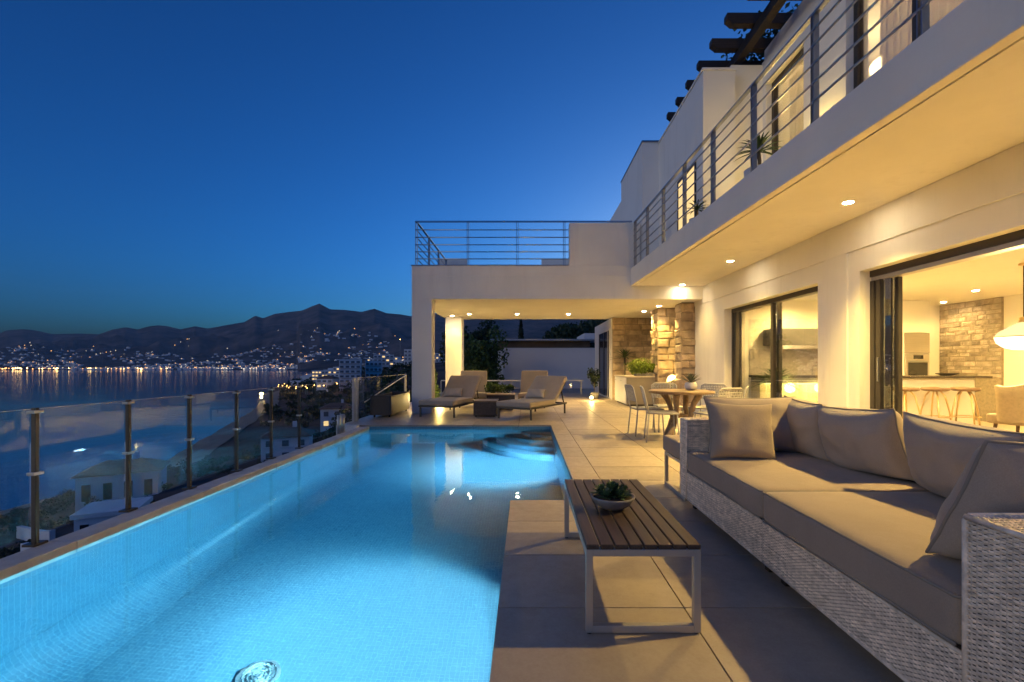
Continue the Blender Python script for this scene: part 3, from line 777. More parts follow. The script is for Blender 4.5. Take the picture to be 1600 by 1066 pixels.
def pillow(w_, h_, t_, n=26, seed=0, pinch=.10, wr=.006):
    """soft pillow in the local xz plane, thickness along y, base at z=0"""
    V = []; F = []
    def pt(i, j, s):
        u = -1+2*i/n; v = -1+2*j/n
        k = 1-pinch*(1-abs(u)**2)*abs(v)**6; k2 = 1-pinch*(1-abs(v)**2)*abs(u)**6
        x = u*w_/2*k2; z = v*h_/2*k
        e = max(0, (1-abs(u)**3.2))*max(0, (1-abs(v)**3.2))
        y = s*(t_/2*e**.55+.004)
        wn2 = mnoise.noise(Vector((x*9+seed, z*9, s*3)))*wr+mnoise.noise(Vector((x*4+seed, z*22, s)))*wr*.6*(abs(u)**2+abs(v)**2)
        return (x, y+wn2*s*(.3+e), z+h_/2)
    m_ = (n+1)**2
    for s in (-1, 1):
        for j in range(n+1):
            for i in range(n+1): V.append(pt(i, j, s))
    for j in range(n):
        for i in range(n):
            a = j*(n+1)+i
            F.append((a,a+1,a+n+2,a+n+1)); F.append((m_+a,m_+a+n+1,m_+a+n+2,m_+a+1))
    edge = [i for i in range(n)]+[k*(n+1)+n for k in range(n)]+[n*(n+1)+n-i for i in range(n)]+[(n-k)*(n+1) for k in range(n)]
    for a, b in zip(edge, edge[1:]+edge[:1]): F.append((a, m_+a, m_+b, b))
    rim = [V[a] for a in edge]; rim2 = [V[m_+a] for a in edge]
    return V, F, [tuple((Vector(p)+Vector(q))/2) for p, q in zip(rim, rim2)]
def xf(V, M): return [tuple(M @ Vector(p)) for p in V]
def weave(mb, O, U, V_, N, w_, h_, su=.016, sv=.0074, seed=0):
    """real woven strands: each row runs in front of and behind the upright stakes in turn"""
    O = Vector(O); U = Vector(U).normalized(); V_ = Vector(V_).normalized(); N = Vector(N).normalized(); r_ = random.Random(seed)
    rows_ = max(1, int(round(h_/sv))); sv = h_/rows_; ns = max(2, int(round(w_/su))); su = w_/ns
    for j in range(rows_):
        vc = (j+.5)*sv; tone_ = r_.random()
        vs2 = []; fs = []; tt = []
        for i in range(ns*2+1):
            u = i*su/2; a = .0036*math.sin(math.pi*u/su+(j % 2)*math.pi)
            if i % 14 == 0: tone_ = min(1, max(0, tone_*.45+r_.random()*.62))
            wob = r_.uniform(-.0007,.0007)
            p = O+U*u+V_*(vc+wob)
            vs2 += [p-V_*sv*.50+N*(a-.0018), p+N*(a+.0018), p+V_*sv*.50+N*(a-.0018)]; tt += [tone_]*3
        n0 = len(mb.v)
        for i in range(ns*2):
            a = i*3; fs += [(a,a+3,a+4,a+1),(a+1,a+4,a+5,a+2)]
        mb.add(vs2, fs); mb.t[n0:] = tt
    for i in range(ns+1):
        u = i*su; p0 = O+U*u; tn = r_.uniform(.1,.5)
        q = [p0-U*.0028+N*-.001, p0+N*.0012, p0+U*.0028+N*-.001]
        mb.add(q+[p+V_*h_ for p in q], [(0,1,4,3),(1,2,5,4)], tn)

# ================================================================== sofa
SX0, SX1, SYN, SYF = 1.28, 2.36, 1.10, 3.76
sofa = thing('wicker_sofa', ((SX0+SX1)/2, 2.4, 0), 'long grey wicker outdoor sofa with taupe cushions facing the pool', 'sofa')
AH = .712; BT = .305; YM = 2.466
for y0, y1 in ((YM+.004, SYF-.14), (SYN+.23, YM-.004)):
    b_ = MB().box(SX0+.010, SX1, y0, y1, .085, BT).build('base', MATS['wicker_back'], sofa)
    m_ = MB(); weave(m_, (SX0, y1, .085), (0,-1,0), (0,0,1), (-1,0,0), y1-y0, BT-.085, seed=int(y0*10))
    m_.tube([(SX0+.002,y0,.088),(SX0+.002,y1,.088)], .008, 6, tone=.4); m_.tube([(SX0+.002,y0,BT-.003),(SX0+.002,y1,BT-.003)], .007, 6, tone=.3)
    m_.build('weave', MATS['wicker'], b_, smooth=True, kind='stuff')
for y0, y1, nm in ((SYF-.135, SYF, 'arm'), (SYN, SYN+.225, 'arm')):
    a_ = MB().box(SX0+.010, SX1, y0+.008, y1-.008, .085, AH-.010).build(nm, MATS['wicker_back'], sofa)
    m_ = MB()
    weave(m_, (SX0, y1, .085), (0,-1,0), (0,0,1), (-1,0,0), y1-y0, AH-.09, seed=5)
    weave(m_, (SX0, y0, AH), (0,1,0), (1,0,0), (0,0,1), y1-y0, SX1-SX0, su=.017, seed=6)
    if y0 > 3: weave(m_, (SX0, y0, BT), (1,0,0), (0,0,1), (0,-1,0), SX1-SX0, AH-BT, seed=7)
    else: weave(m_, (SX0, y1, BT), (1,0,0), (0,0,1), (0,1,0), SX1-SX0, AH-BT, seed=8)
    for yy in (y0, y1): m_.tube([(SX0,yy,.09),(SX0,yy,AH-.012),(SX0+.012,yy,AH),(SX1,yy,AH)], .009, 6, tone=.55)
    m_.tube([(SX0,y0,AH-.002),(SX0,y1,AH-.002)], .009, 6, tone=.5)
    m_.build('weave', MATS['wicker'], a_, smooth=True, kind='stuff')
MB().box(SX1-.10, SX1-.002, SYN+.23, SYF-.14, BT+.002, .68).build('back_panel', MATS['rattan_dark'], sofa, bevel=.01)
for x in (SX0+.09, SX1-.09):
    for y in (SYN+.1, YM-.08, YM+.08, SYF-.1): MB().box(x-.022,x+.022,y-.022,y+.022,.001,.0845).build('foot', MATS['wood_dark'], sofa)
def put(name, VF, M, m, parent, smooth=True):
    mb = MB(); mb.add(xf(VF[0], M), VF[1]); return mb.build(name, MATS[m], parent, smooth=smooth)
def T(x, y, z, rz=0, rx=0, ry=0): return Matrix.Translation((x,y,z)) @ Matrix.Rotation(rz,4,'Z') @ Matrix.Rotation(ry,4,'Y') @ Matrix.Rotation(rx,4,'X')
# two seat cushions
for y0, y1, sd in ((YM+.004, SYF-.145, 2), (SYN+.24, YM-.004, 9)):
    wy = y1-y0; xw = .99
    c = put('seat_cushion', boxcushion(xw, wy, .165, .028, .014, wr=.010, seed=sd), T(SX0-.008+xw/2, (y0+y1)/2, BT+.004), 'fabric_light', sofa)
    x0 = SX0-.008; zt = BT+.004+.165-.010
    m_ = MB(); q = .012
    m_.tube([(x0+.004,y0+q,zt),(x0+.004,y1-q,zt),(x0+q,y1-.004,zt),(x0+xw-q,y1-.004,zt),(x0+xw-.004,y1-q,zt),(x0+xw-.004,y0+q,zt),(x0+xw-q,y0+.004,zt),(x0+q,y0+.004,zt)], .0055, 6, True)
    zt = BT+.016; m_.tube([(x0+.004,y0+q,zt),(x0+.004,y1-q,zt)], .0055, 6)
    m_.build('piping', MATS['piping'], c, smooth=True)
# back cushions leaning on the wicker back
def backcushion(w_, h_, t_, M, seed, name='back_cushion', m='fabric', par=None, pinch=.085):
    V, F, rim = pillow(w_, h_, t_, 30, seed, pinch, .015)
    V = [(x, y*(1.0+.25*(1-z/h_)), z) for x, y, z in V]
    o = put(name, (V, F), M, m, par or sofa)
    mb = MB(); mb.tube(xf(rim, M), .006, 6, True); mb.build('piping', MATS['piping'], o, smooth=True); return o
ZS_ = BT+.004+.165+.006
for k, (yc, w_, tw) in enumerate(((3.42,.52,-.07), (2.87,.625,.05), (2.20,.635,-.04), (1.60,.56,.05))):
    backcushion(w_, .43-.006*k, .24, T(2.19, yc, ZS_, R(90)+tw, R(-17), R((-3,3,-2.5,2)[k])), 3+k*7)
backcushion(.72, .43, .19, T(1.76, 3.50, ZS_, R(0), R(-11), 0), 51, 'side_cushion')
backcushion(.72, .46, .21, T(1.77, 1.585, ZS_-.01, R(180-3), R(-24), R(-4)), 77, 'side_cushion', 'fabric', None, .03)
def throw_pillow(w_, h_, t_, M, label, seed, m='fabric_light', cat='pillow', grp=None):
    V, F, rim = pillow(w_, h_, t_, 24, seed, .08, .011)
    base = M @ Vector((0,0,0))
    mb = MB(); mb.add(xf(V, M), F); o = thing('throw_pillow', tuple(base), label, cat, grp)
    mb.build('cover', MATS[m], o, smooth=True)
    mb = MB(); mb.tube(xf(rim, M), .0045, 6, True); mb.build('seam', MATS['piping'], o, smooth=True)
throw_pillow(.46, .405, .15, T(1.535, 3.22, ZS_+.005, R(-3), R(-14), R(2)), 'square taupe throw pillow on the sofa end nearest the dining table', 31)

# footstool behind the far arm
fs_ = thing('footstool', (1.62,4.14,0), 'low footstool with grey cushion and metal loop frame past the sofa arm', 'footstool')
put('cushion', boxcushion(.62, .60, .15, .025, .012, wr=.004, seed=4), T(1.64, 4.14, .325), 'fabric_light', fs_)
for y in (3.87, 4.41):
    m_ = MB(); x0, x1 = 1.345, 1.935
    m_.box(x0,x0+.03,y-.015,y+.015,.001,.32); m_.box(x1-.03,x1,y-.015,y+.015,.001,.32)
    m_.build('leg_frame', MATS['champagne'], fs_)
for x in (1.345, 1.905):
    MB().box(x,x+.03,3.886,4.394,.001,.03).build('runner', MATS['champagne'], fs_); MB().box(x,x+.03,3.886,4.394,.29,.3195).build('rail', MATS['champagne'], fs_)

# coffee table
ct = thing('coffee_table', (.5,2.5,0), 'low coffee table with brown slats and pale metal loop legs', 'coffee table')
TX0, TX1, TY0, TY1, TZ = .256, .748, 1.945, 3.055, .385
n_ = 8; sw_ = (TX1-TX0-.004+.008)/n_
for i in range(n_):
    x0 = TX0+.002+i*sw_
    MB().box(x0, x0+sw_-.008, TY0-.004, TY1+.004, TZ-.022, TZ+random.uniform(-.0005,.0005)).build('slat', MATS['wood_slat'], ct, bevel=.003)
for y in (TY0, TY1-.03):
    m_ = MB(); zt = TZ-.0225
    m_.box(TX0,TX0+.03,y,y+.03,.006,zt); m_.box(TX1-.03,TX1,y,y+.03,.006,zt)
    m_.box(TX0+.0301,TX1-.0301,y,y+.03,.006,.036); m_.box(TX0+.0301,TX1-.0301,y,y+.03,zt-.03,zt)
    lg = m_.build('leg_frame', MATS['champagne'], ct, bevel=.002)
    for x in (TX0+.015, TX1-.015): MB().lathe([(.012,0),(.012,.006)], (x,y+.015,.0004), 10).build('glide', MATS['black'], lg)
for x in (TX0, TX1-.03): MB().box(x,x+.03,TY0+.031,TY1-.031,TZ-.0525,TZ-.0226).build('side_rail', MATS['champagne'], ct)

# ---- plants
def blade(mb, base, az, el, L, wd, droop, tone=.5, seg=5, cup=.0):
    b = Vector(base); out = Vector((math.cos(az), math.sin(az), 0)); side = Vector((-math.sin(az), math.cos(az), 0))
    V = []; F = []; p = b.copy(); e = el
    for i in range(seg+1):
        t = i/seg; wv = wd*(math.sin(math.pi*min(1,(t*.80+.20)))**.7 if t < 1 else 0)
        up = Vector((0,0,1))
        V += [p-side*wv/2+up*cup*wv, p+side*wv/2+up*cup*wv, p]
        p = p+(out*math.cos(e)+up*math.sin(e))*(L/seg); e -= droop/seg
    for i in range(seg):
        a = i*3; F += [(a,a+2,a+5,a+3),(a+2,a+1,a+4,a+5)]
    mb.add(V, F, tone)
def rosette(mb, c, n, L, wd, el0=.15, el1=1.4, droop=.5, cup=.4, seed=1, seg=5):
    r_ = random.Random(seed)
    for i in range(n):
        t = i/n; blade(mb, (c[0]+r_.uniform(-.01,.01), c[1]+r_.uniform(-.01,.01), c[2]+t*.03), i*2.399+r_.uniform(-.2,.2), el0+(el1-el0)*t+r_.uniform(-.1,.1), L*(1-.45*t)*r_.uniform(.85,1.1), wd, droop, r_.random(), seg, cup)
def leaves(mb, fn, n, size, seed=0, flat=.3):
    r_ = random.Random(seed)
    for _ in range(n):
        p, depth = fn(r_); p = Vector(p)
        d = Vector((r_.gauss(0,1), r_.gauss(0,1), r_.gauss(0,1)*(1-flat)+.15)).normalized()
        u = d.orthogonal().normalized(); u = Matrix.Rotation(r_.uniform(0,6.28), 3, d) @ u; v = d.cross(u)
        s = size*r_.uniform(.6,1.3); w_ = s*.32
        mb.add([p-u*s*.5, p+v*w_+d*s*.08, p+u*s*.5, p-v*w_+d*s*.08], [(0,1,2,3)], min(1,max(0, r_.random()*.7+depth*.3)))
def blob(c, rx, ry, rz, seed=0, lumps=7):
    r0 = random.Random(seed); L = []
    for k in range(lumps):
        a = r0.uniform(0,6.28); e = r0.uniform(-.6,1); q = r0.uniform(.25,.75)
        L.append((Vector((c[0]+rx*q*math.cos(a), c[1]+ry*q*math.sin(a), c[2]+rz*q*e)), r0.uniform(.34,.6)))
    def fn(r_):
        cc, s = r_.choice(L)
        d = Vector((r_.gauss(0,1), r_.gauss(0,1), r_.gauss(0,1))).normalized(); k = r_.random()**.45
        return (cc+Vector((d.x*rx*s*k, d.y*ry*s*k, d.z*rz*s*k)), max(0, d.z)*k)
    return fn
bw_ = thing('succulent_bowl', (.462,2.43,TZ), 'shallow stone bowl of green succulents on the coffee table', 'potted plant')
MB().lathe([(.03,.002),(.055,.004),(.095,.030),(.116,.062),(.119,.072),(.113,.073),(.10,.060),(0,.055)], (.462,2.43,TZ), 36).build('bowl', MATS['ceramic_grey'], bw_, smooth=True)
MB().lathe([(.104,.0605),(.05,.070),(0,.072)], (.462,2.43,TZ), 20).build('soil', MATS['soil'], bw_, smooth=True)
m_ = MB(); rosette(m_, (.462,2.43,TZ+.068), 60, .088, .030, .05, 1.35, .1, .25, 4)
for k in range(5):
    a = k*1.256+.3; rosette(m_, (.462+.062*math.cos(a), 2.43+.062*math.sin(a), TZ+.065), 26, .058, .022, .1, 1.35, .1, .25, 10+k)
m_.build('leaves', MATS['leaf_succulent'], bw_, smooth=True)

# ================================================================== dining set
dt = thing('dining_table', (2.47,7.25,0), 'round wooden dining table on thick driftwood legs', 'dining table')
MB().lathe([(.0,.705),(.46,.705),(.50,.715),(.505,.735),(.495,.75),(0,.75)], (2.47,7.25,0), 44).build('tabletop', MATS['wood_table'], dt, smooth=False)
for k in range(4):
    a = k*math.pi/2+.5; r_ = random.Random(k)
    pts = [(2.47+(.30-.14*math.sin(t*3.0)+r_.uniform(-.012,.012))*math.cos(a+.5*t), 7.25+(.30-.14*math.sin(t*3.0)+r_.uniform(-.012,.012))*math.sin(a+.5*t), .002+.702*t) for t in [i/9 for i in range(10)]]
    MB().tube(pts, [.055-.018*math.sin(i/9*3.1) for i in range(10)], 9).build('leg', MATS['driftwood'], dt, smooth=True)
m_ = MB(); m_.tube([(2.3,7.2,.3),(2.47,7.25,.36),(2.64,7.31,.31)], .035, 8); m_.build('stretcher', MATS['driftwood'], dt, smooth=True)
def make_chair():
    t = proto('dining_chair', 'x', 'chair', 'pale woven chairs round the dining table')
    for sx in (-1,1):
        MB().tube([(sx*.215,-.23,.0),(sx*.20,-.20,.43)], .0115, 8).build('leg', MATS['chair_paint'], t, smooth=True)
        MB().tube([(sx*.205,.24,.0),(sx*.195,.20,.43)], .0115, 8).build('leg', MATS['chair_paint'], t, smooth=True)
    # seat: frame with woven straps
    s_ = MB(); s_.tube([(-.215,-.22,.435),(.215,-.22,.435),(.20,.21,.435),(-.20,.21,.435)], .012, 8, True); so = s_.build('seat', MATS['chair_paint'], t, smooth=True)
    m_ = MB()
    for i in range(11): x = -.185+i*.037; m_.box(x-.015,x+.015,-.21,.20,.437,.442)
    for i in range(11): y = -.185+i*.037; m_.box(-.20,.20,y-.012,y+.012,.4425,.446)
    m_.build('straps', MATS['chair_paint'], so)
    b_ = MB(); fr = [(-.20,.205,.44),(-.225,.245,.62),(-.22,.285,.79),(-.17,.30,.82),(.17,.30,.82),(.22,.285,.79),(.225,.245,.62),(.20,.205,.44)]
    b_.tube(fr, .0125, 8); bo = b_.build('backrest', MATS['chair_paint'], t, smooth=True)
    m_ = MB()
    for i in range(13):
        x = -.195+i*.0325; m_.bar((x,.232,.56),(x*.95,.297,.815),.011,.004)
    for i in range(7):
        z = .575+i*.037; y = .236+(z-.56)*.25; m_.bar((-.215,y-.004,z),(.215,y-.004,z),.005,.012)
    for i in range(7):
        x = -.2+i*.057; m_.bar((x,.228,.565),(min(.2,x+.10),.285,.80),.007,.004); m_.bar((x+.05,.226,.565),(max(-.2,x-.05),.283,.80),.007,.004)
    m_.build('lattice', MATS['chair_paint'], bo)
    return t
ch = make_chair()
# local front is -y; chair faces the table
CH = [((2.06,6.92),R(-100+180),'pale woven dining chair at the table, seen side on, nearest the pool'),
      ((1.99,7.56),R(-86+180),'pale woven dining chair just behind the side-on chair, left of the table'),
      ((2.80,6.72),R(180+22),'lattice-backed dining chair with its back to the sofa cushions'),
      ((3.12,7.10),R(180+62),'rightmost pale dining chair, close to the villa wall'),
      ((2.50,8.02),R(-3),'pale dining chair on the far side of the table with its top rail showing'),
      ((3.05,7.72),R(-48),'pale dining chair at the far right of the table behind the spiky plant')]
for i, ((x,y),rz,lab) in enumerate(CH):
    o = ch if i == 0 else copy_tree(ch)
    place(o, (x,y,.001), rz, lab)
pp = thing('potted_succulent', (2.66,7.35,.75), 'spiky aloe in a round white pot on the dining table', 'potted plant')
MB().lathe([(.05,.001),(.085,.02),(.10,.065),(.09,.11),(.075,.125),(.068,.12),(.075,.10),(0,.10)], (2.66,7.35,.75), 24).build('pot', MATS['ceramic'], pp, smooth=True)
m_ = MB(); rosette(m_, (2.66,7.35,.855), 34, .24, .03, .45, 1.45, .25, .3, 8, 6); m_.build('leaves', MATS['leaf_blue'], pp, smooth=True)

# outdoor cabinet
cb = thing('outdoor_cabinet', (3.2,13.6,0), 'low outdoor kitchen cabinet with white doors and grey end panel', 'cabinet')
MB().box(2.83,3.66,12.8,14.4,.05,.81).build('carcass', MATS['panel_grey'], cb)
for y0, y1 in ((12.815,13.60),(13.61,14.39)):
    d_ = MB().box(2.805,2.829,y0,y1,.06,.80).build('door', MATS['white_box'], cb, bevel=.003)
    MB().box(2.79,2.804,y0+.55,y0+.70,.70,.715).build('handle', MATS['steel'], d_)
MB().box(2.79,3.68,12.78,14.42,.811,.845).build('worktop', MATS['counter_stone'], cb, bevel=.004)
MB().box(2.87,3.62,12.85,14.35,.001,.049).build('plinth', MATS['bronze'], cb)
pl = thing('potted_shrub', (3.42,13.05,.845), 'bright green leafy shrub in a trough on the outdoor cabinet', 'potted plant')
MB().box(3.12,3.66,12.9,13.2,.846,.93).build('trough', MATS['ceramic_grey'], pl, bevel=.01)
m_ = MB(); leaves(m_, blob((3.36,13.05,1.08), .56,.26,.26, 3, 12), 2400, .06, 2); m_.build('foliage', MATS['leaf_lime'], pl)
m_ = MB(); [m_.tube([(3.3+.05*k,13.05,.92),(3.25+.07*k,13.05,1.1)], .006, 5) for k in range(4)]; m_.build('stem', MATS['bark'], pl)
def palm(name, loc, label, trunk_h, n, L, wd, seed, pot=(.16,.30), m='leaf_palm', droop=1.1, potm='ceramic', el=(.1,1.35)):
    x,y,z = loc; t = thing(name, loc, label, 'potted plant')
    pr, ph = pot
    MB().lathe([(pr*.7,.001),(pr*.95,ph*.5),(pr,ph),(pr*.9,ph),(pr*.86,ph*.85),(0,ph*.85)], loc, 20).build('pot', MATS[potm], t, smooth=True)
    MB().tube([(x,y,z+ph*.8),(x+.01,y,z+ph+trunk_h*.5),(x,y+.01,z+ph+trunk_h)], [.03,.025,.03], 8).build('trunk', MATS['bark'], t, smooth=True)
    m_ = MB(); rosette(m_, (x,y,z+ph+trunk_h), n, L, wd, el[0], el[1], droop, .2, seed, 6); m_.build('leaves', MATS[m], t, smooth=True)
palm('potted_palm', (3.22,14.85,0), 'tall dark spiky palm against the stone wall behind the cabinet', 1.05, 46, .55, .035, 5, (.18,.35), droop=.6, el=(.0,1.45))
sc_ = thing('shell_lamp', (3.92,12.25,0), 'small glowing shell shaped lamp on a stand by the stone pillars', 'lamp')
MB().lathe([(.10,.001),(.10,.02),(.015,.03),(.015,.70),(.03,.72),(0,.72)], (3.92,12.25,.0), 14).build('stand', MATS['bronze'], sc_, smooth=True)
m_ = MB(); V=[(3.92,12.22,.74)]; 
for k in range(13):
    a = math.pi*(.05+.9*k/12)+.5; rr = .15*(1 if k%2 else .93); V.append((3.92+rr*math.cos(a)*1.0, 12.22-.03*math.sin(k*.26), .74+rr*math.sin(a)))
m_.add(V+[(x,y+.03,z) for x,y,z in V], [(0,k,k+1) for k in range(1,13)]+[(14, 14+k+1, 14+k) for k in range(1,13)]); m_.build('shell', MATS['ceramic'], sc_)
MB().lathe([(0,-.03),(.03,-.01),(.033,.015),(0,.035)], (3.93,12.18,.80), 12).build('bulb', MATS['sconce_glow'], sc_, smooth=True)
light('shell_light', 'POINT', (3.9,12.1,.85), 5, WARM, sc_, .03)

# ================================================================== sun loungers
def make_lounger():
    t = proto('sun_lounger', 'x', 'sun lounger', 'sun loungers under the covered terrace')
    W, L = .84, 1.95           # head towards +y
    MB().box(-W/2,-W/2+.035,0,L-.15,.225,.262).build('side_rail', MATS['bronze'], t); MB().box(W/2-.035,W/2,0,L-.15,.225,.262).build('side_rail', MATS['bronze'], t)
    MB().box(-W/2+.036,W/2-.036,0,.035,.225,.262).build('end_rail', MATS['bronze'], t); MB().box(-W/2+.036,W/2-.036,L-.19,L-.155,.225,.262).build('end_rail', MATS['bronze'], t)
    for x in (-W/2+.001, W/2-.036):
        for y in (.05, L-.25): MB().box(x,x+.034,y,y+.034,.0,.2245).build('leg', MATS['bronze'], t)
    mb = MB(); V,F = boxcushion(W, 1.20, .11, .025, .008, wr=.004, seed=2); mb.add(xf(V, T(0,.59,.264)), F); mb.build('mattress', MATS['fabric_lounger'], t, smooth=True)
    mb = MB(); V,F = boxcushion(W, .84, .10, .03, .012, wr=.004, seed=7); mb.add(xf(V, T(0,1.20,.285) @ Matrix.Rotation(R(40),4,'X') @ Matrix.Translation((0,.42,0))), F); mb.build('backrest', MATS['fabric_lounger'], t, smooth=True)
    a = R(40); m_ = MB()
    for x in (-W/2+.06, W/2-.06): m_.bar((x,1.2,.25),(x,1.2+.8*math.cos(a)+.03,.25+.8*math.sin(a)-.03),.03,.02); m_.bar((x,1.2+.5*math.cos(a)+.03,.25+.5*math.sin(a)-.03),(x,L-.2,.25),.025,.02)
    m_.build('back_support', MATS['bronze'], t)
    return t
lg = make_lounger()
LG = [((-1.98,9.98),R(-14),'left sun lounger with small pillow, beside the white column'),
      ((-.28,9.62),R(-30),'right sun lounger with small pillow, nearest the house')]
for i, ((x,y),rz,lab) in enumerate(LG):
    o = lg if i == 0 else copy_tree(lg); place(o, (x,y,.001), rz, lab)
for (x,y),rz,lab in ((LG[0][0],LG[0][1],'small beige pillow on the left sun lounger'),(LG[1][0],LG[1][1],'small beige pillow on the right sun lounger')):
    M = T(x,y,0,rz) @ T(-.08,1.10,.388,R(8),R(-34),0)
    throw_pillow(.46,.24,.12, M, lab, int(x*10), 'fabric_pillow', 'pillow', 'small pillows on the sun loungers')
lc = proto('lounge_chair', 'x', 'lounge chair', 'tan lounge chairs behind the sun loungers')
for x in (-.37,.335):
    for y in (.03,.72): MB().box(x,x+.034,y,y+.034,.0,.2245).build('leg', MATS['bronze'], lc)
MB().box(-.37,.37,.02,.80,.225,.262).build('frame', MATS['bronze'], lc)
mb = MB(); V,F = boxcushion(.74,.62,.13,.03,.01,wr=.004,seed=12); mb.add(xf(V,T(0,.32,.264)),F); mb.build('seat', MATS['fabric_lounger'], lc, smooth=True)
mb = MB(); V,F = boxcushion(.76,.66,.12,.03,.012,wr=.004,seed=17); mb.add(xf(V,T(0,.62,.36) @ Matrix.Rotation(R(70),4,'X') @ Matrix.Translation((0,.31,0))),F); mb.build('backrest', MATS['fabric_lounger'], lc, smooth=True)
place(lc,(-1.45,12.35,.001),R(4),'tan lounge chair back showing behind the left sun lounger')
place(copy_tree(lc),(.14,12.25,.001),R(-8),'tan lounge chair back showing behind the right sun lounger')
def crate(x0,x1,y0,y1,h,lab):
    t = thing('rattan_box', ((x0+x1)/2,(y0+y1)/2,0), lab, 'side table', 'dark woven boxes between the loungers')
    b = MB().box(x0,x1,y0,y1,.03,h-.03).build('body', MATS['rattan_dark'], t, bevel=.008)
    MB().box(x0-.012,x1+.012,y0-.012,y1+.012,h-.029,h).build('top', MATS['wood_table'], t, bevel=.004)
    for x in (x0+.03,x1-.07):
        for y in (y0+.03,y1-.07): MB().box(x,x+.04,y,y+.04,.001,.0295).build('foot', MATS['bronze'], t)
crate(-1.17,-.66,10.12,10.75,.36,'low dark woven box table between the two sun loungers')
crate(-1.02,-.30,11.75,12.3,.40,'second dark woven box table further back between the loungers')
t = thing('potted_shrub', (-.78,12.75,0), 'small lit shrub in a pot behind the woven boxes', 'potted plant')
MB().lathe([(.14,.001),(.19,.28),(.17,.28),(.16,.24),(0,.24)], (-.78,12.75,0), 18).build('pot', MATS['ceramic_grey'], t, smooth=True)
m_ = MB(); leaves(m_, blob((-.78,12.75,.50),.46,.3,.24,9), 1100, .06, 4); m_.build('foliage', MATS['leaf_bush'], t)
m_ = MB(); [m_.tube([(-.78,12.75,.22),(-.9+.08*k,12.75,.45)],.008,5) for k in range(4)]; m_.build('stem', MATS['bark'], t)
# planter box on castors
pb = thing('planter_box', (-3.05,10.6,0), 'brown woven planter box on castors by the glass balustrade', 'planter')
x0,x1,y0,y1 = -3.40,-2.95,9.95,11.5
for b in ((x0,x1,y0,y0+.03),(x0,x1,y1-.03,y1),(x0,x0+.03,y0+.0301,y1-.0301),(x1-.03,x1,y0+.0301,y1-.0301)): MB().box(*b,.06,.47).build('side_panel', MATS['rattan_dark'], pb)
MB().box(x0+.03,x1-.03,y0+.03,y1-.03,.30,.40).build('soil', MATS['soil'], pb)
for x in (x0,x1-.035):
    for y in (y0-.004,y1-.031): MB().box(x-.004,x+.039,y,y+.035,.06,.485).build('corner_post', MATS['bronze'], pb)
for b in ((x0-.01,x1+.01,y0-.012,y0+.02),(x0-.01,x1+.01,y1-.02,y1+.012)): MB().box(*b,.471,.492).build('rim', MATS['bronze'], pb)
for x in (x0+.06,x1-.06):
    for y in (y0+.08,y1-.08): MB().tube([(x-.015,y,.031),(x+.015,y,.031)],.028,12).build('castor', MATS['black'], pb, smooth=True)
# ground lamps
def uplamp(x,y,lab,en,h=.12,aim=None,spot=None):
    t = thing('garden_lamp', (x,y,0), lab, 'lamp', 'small warm lamps standing on the terrace')
    MB().lathe([(.045,.001),(.045,.012),(.018,.02),(.018,h),(.0,h)], (x,y,0), 14).build('stand', MATS['bronze'], t)
    MB().lathe([(0,h+.001),(.038,h+.02),(.045,h+.045),(.03,h+.08),(0,h+.09)], (x,y,0), 14).build('globe', MATS['uplight_glow'], t, smooth=True)
    light('garden_lamp_light','POINT',(x,y,h+.16),en,WARM,t,.05)
uplamp(2.12,14.75,'small glowing globe lamp on the floor by the far doorway',5,.06)
uplamp(-2.86,11.62,'small glowing globe lamp beside the brown planter box',1.6,.20)
uplamp(-2.45,12.9,'small glowing globe lamp behind the front column under the shrubs',9,.06)
t = thing('doorway_shrub', (2.35,15.6,0), 'reddish shrub beside the globe lamp at far doorway', 'shrub')
MB().lathe([(.12,.001),(.16,.22),(.14,.22),(.13,.18),(0,.18)], (2.35,15.6,0), 16).build('pot', MATS['ceramic_grey'], t, smooth=True)
m_ = MB(); leaves(m_, blob((2.33,15.6,.68),.26,.22,.48,19), 700, .07, 14); m_.build('foliage', MATS['leaf_dark'], t)
MB().tube([(2.35,15.6,.17),(2.33,15.6,.6)],.012,6).build('stem', MATS['bark'], t)
palm('potted_palm', (3.35,6.55,3.46), 'spiky palm in a pale pot on the balcony behind the railing', .25, 44, .42, .035, 15, (.20,.50), droop=.7, el=(.0,1.45))
palm('potted_palm', (3.0,8.0,3.46), 'smaller potted palm further along the balcony by the lit window', .15, 26, .32, .03, 16, (.13,.26), droop=.8)
# ================================================================== kitchen
KY = 9.41
kc = thing('kitchen_units', (5.9,9.5,0), 'grey wall cupboards above a lit kitchen worktop behind the narrow door', 'kitchen units')
MB().box(4.75,7.58,9.05,9.61,.80,.90).build('drawer_front', MATS['kitchen_grey'], kc)
MB().box(4.70,7.59,9.00,9.615,.902,.945).build('worktop', MATS['counter_dark'], kc, bevel=.004)
MB().box(4.75,7.58,9.25,9.61,.004,.799).build('lower_cupboard', MATS['kitchen_wood'], kc)
MB().box(4.75,7.58,9.20,9.22,.772,.790).build('led_strip', MATS['led_strip'], kc)
for x in (5.0,5.65,6.3,6.95): MB().box(x,x+.645,9.25,9.61,1.56,1.90).build('wall_cupboard', MATS['kitchen_grey'], kc, bevel=.004)
MB().box(5.2,7.55,9.22,9.61,1.49,1.555).build('extractor', MATS['stainless'], kc)
MB().box(4.72,7.58,9.60,9.619,.946,1.489).build('backsplash', MATS['counter_stone'], kc)
m_ = MB(); m_.tube([(5.85,9.3,.945),(5.85,9.3,1.12),(5.85,9.2,1.15),(5.85,9.12,1.10)],.012,8); m_.build('tap', MATS['stainless'], kc, smooth=True)
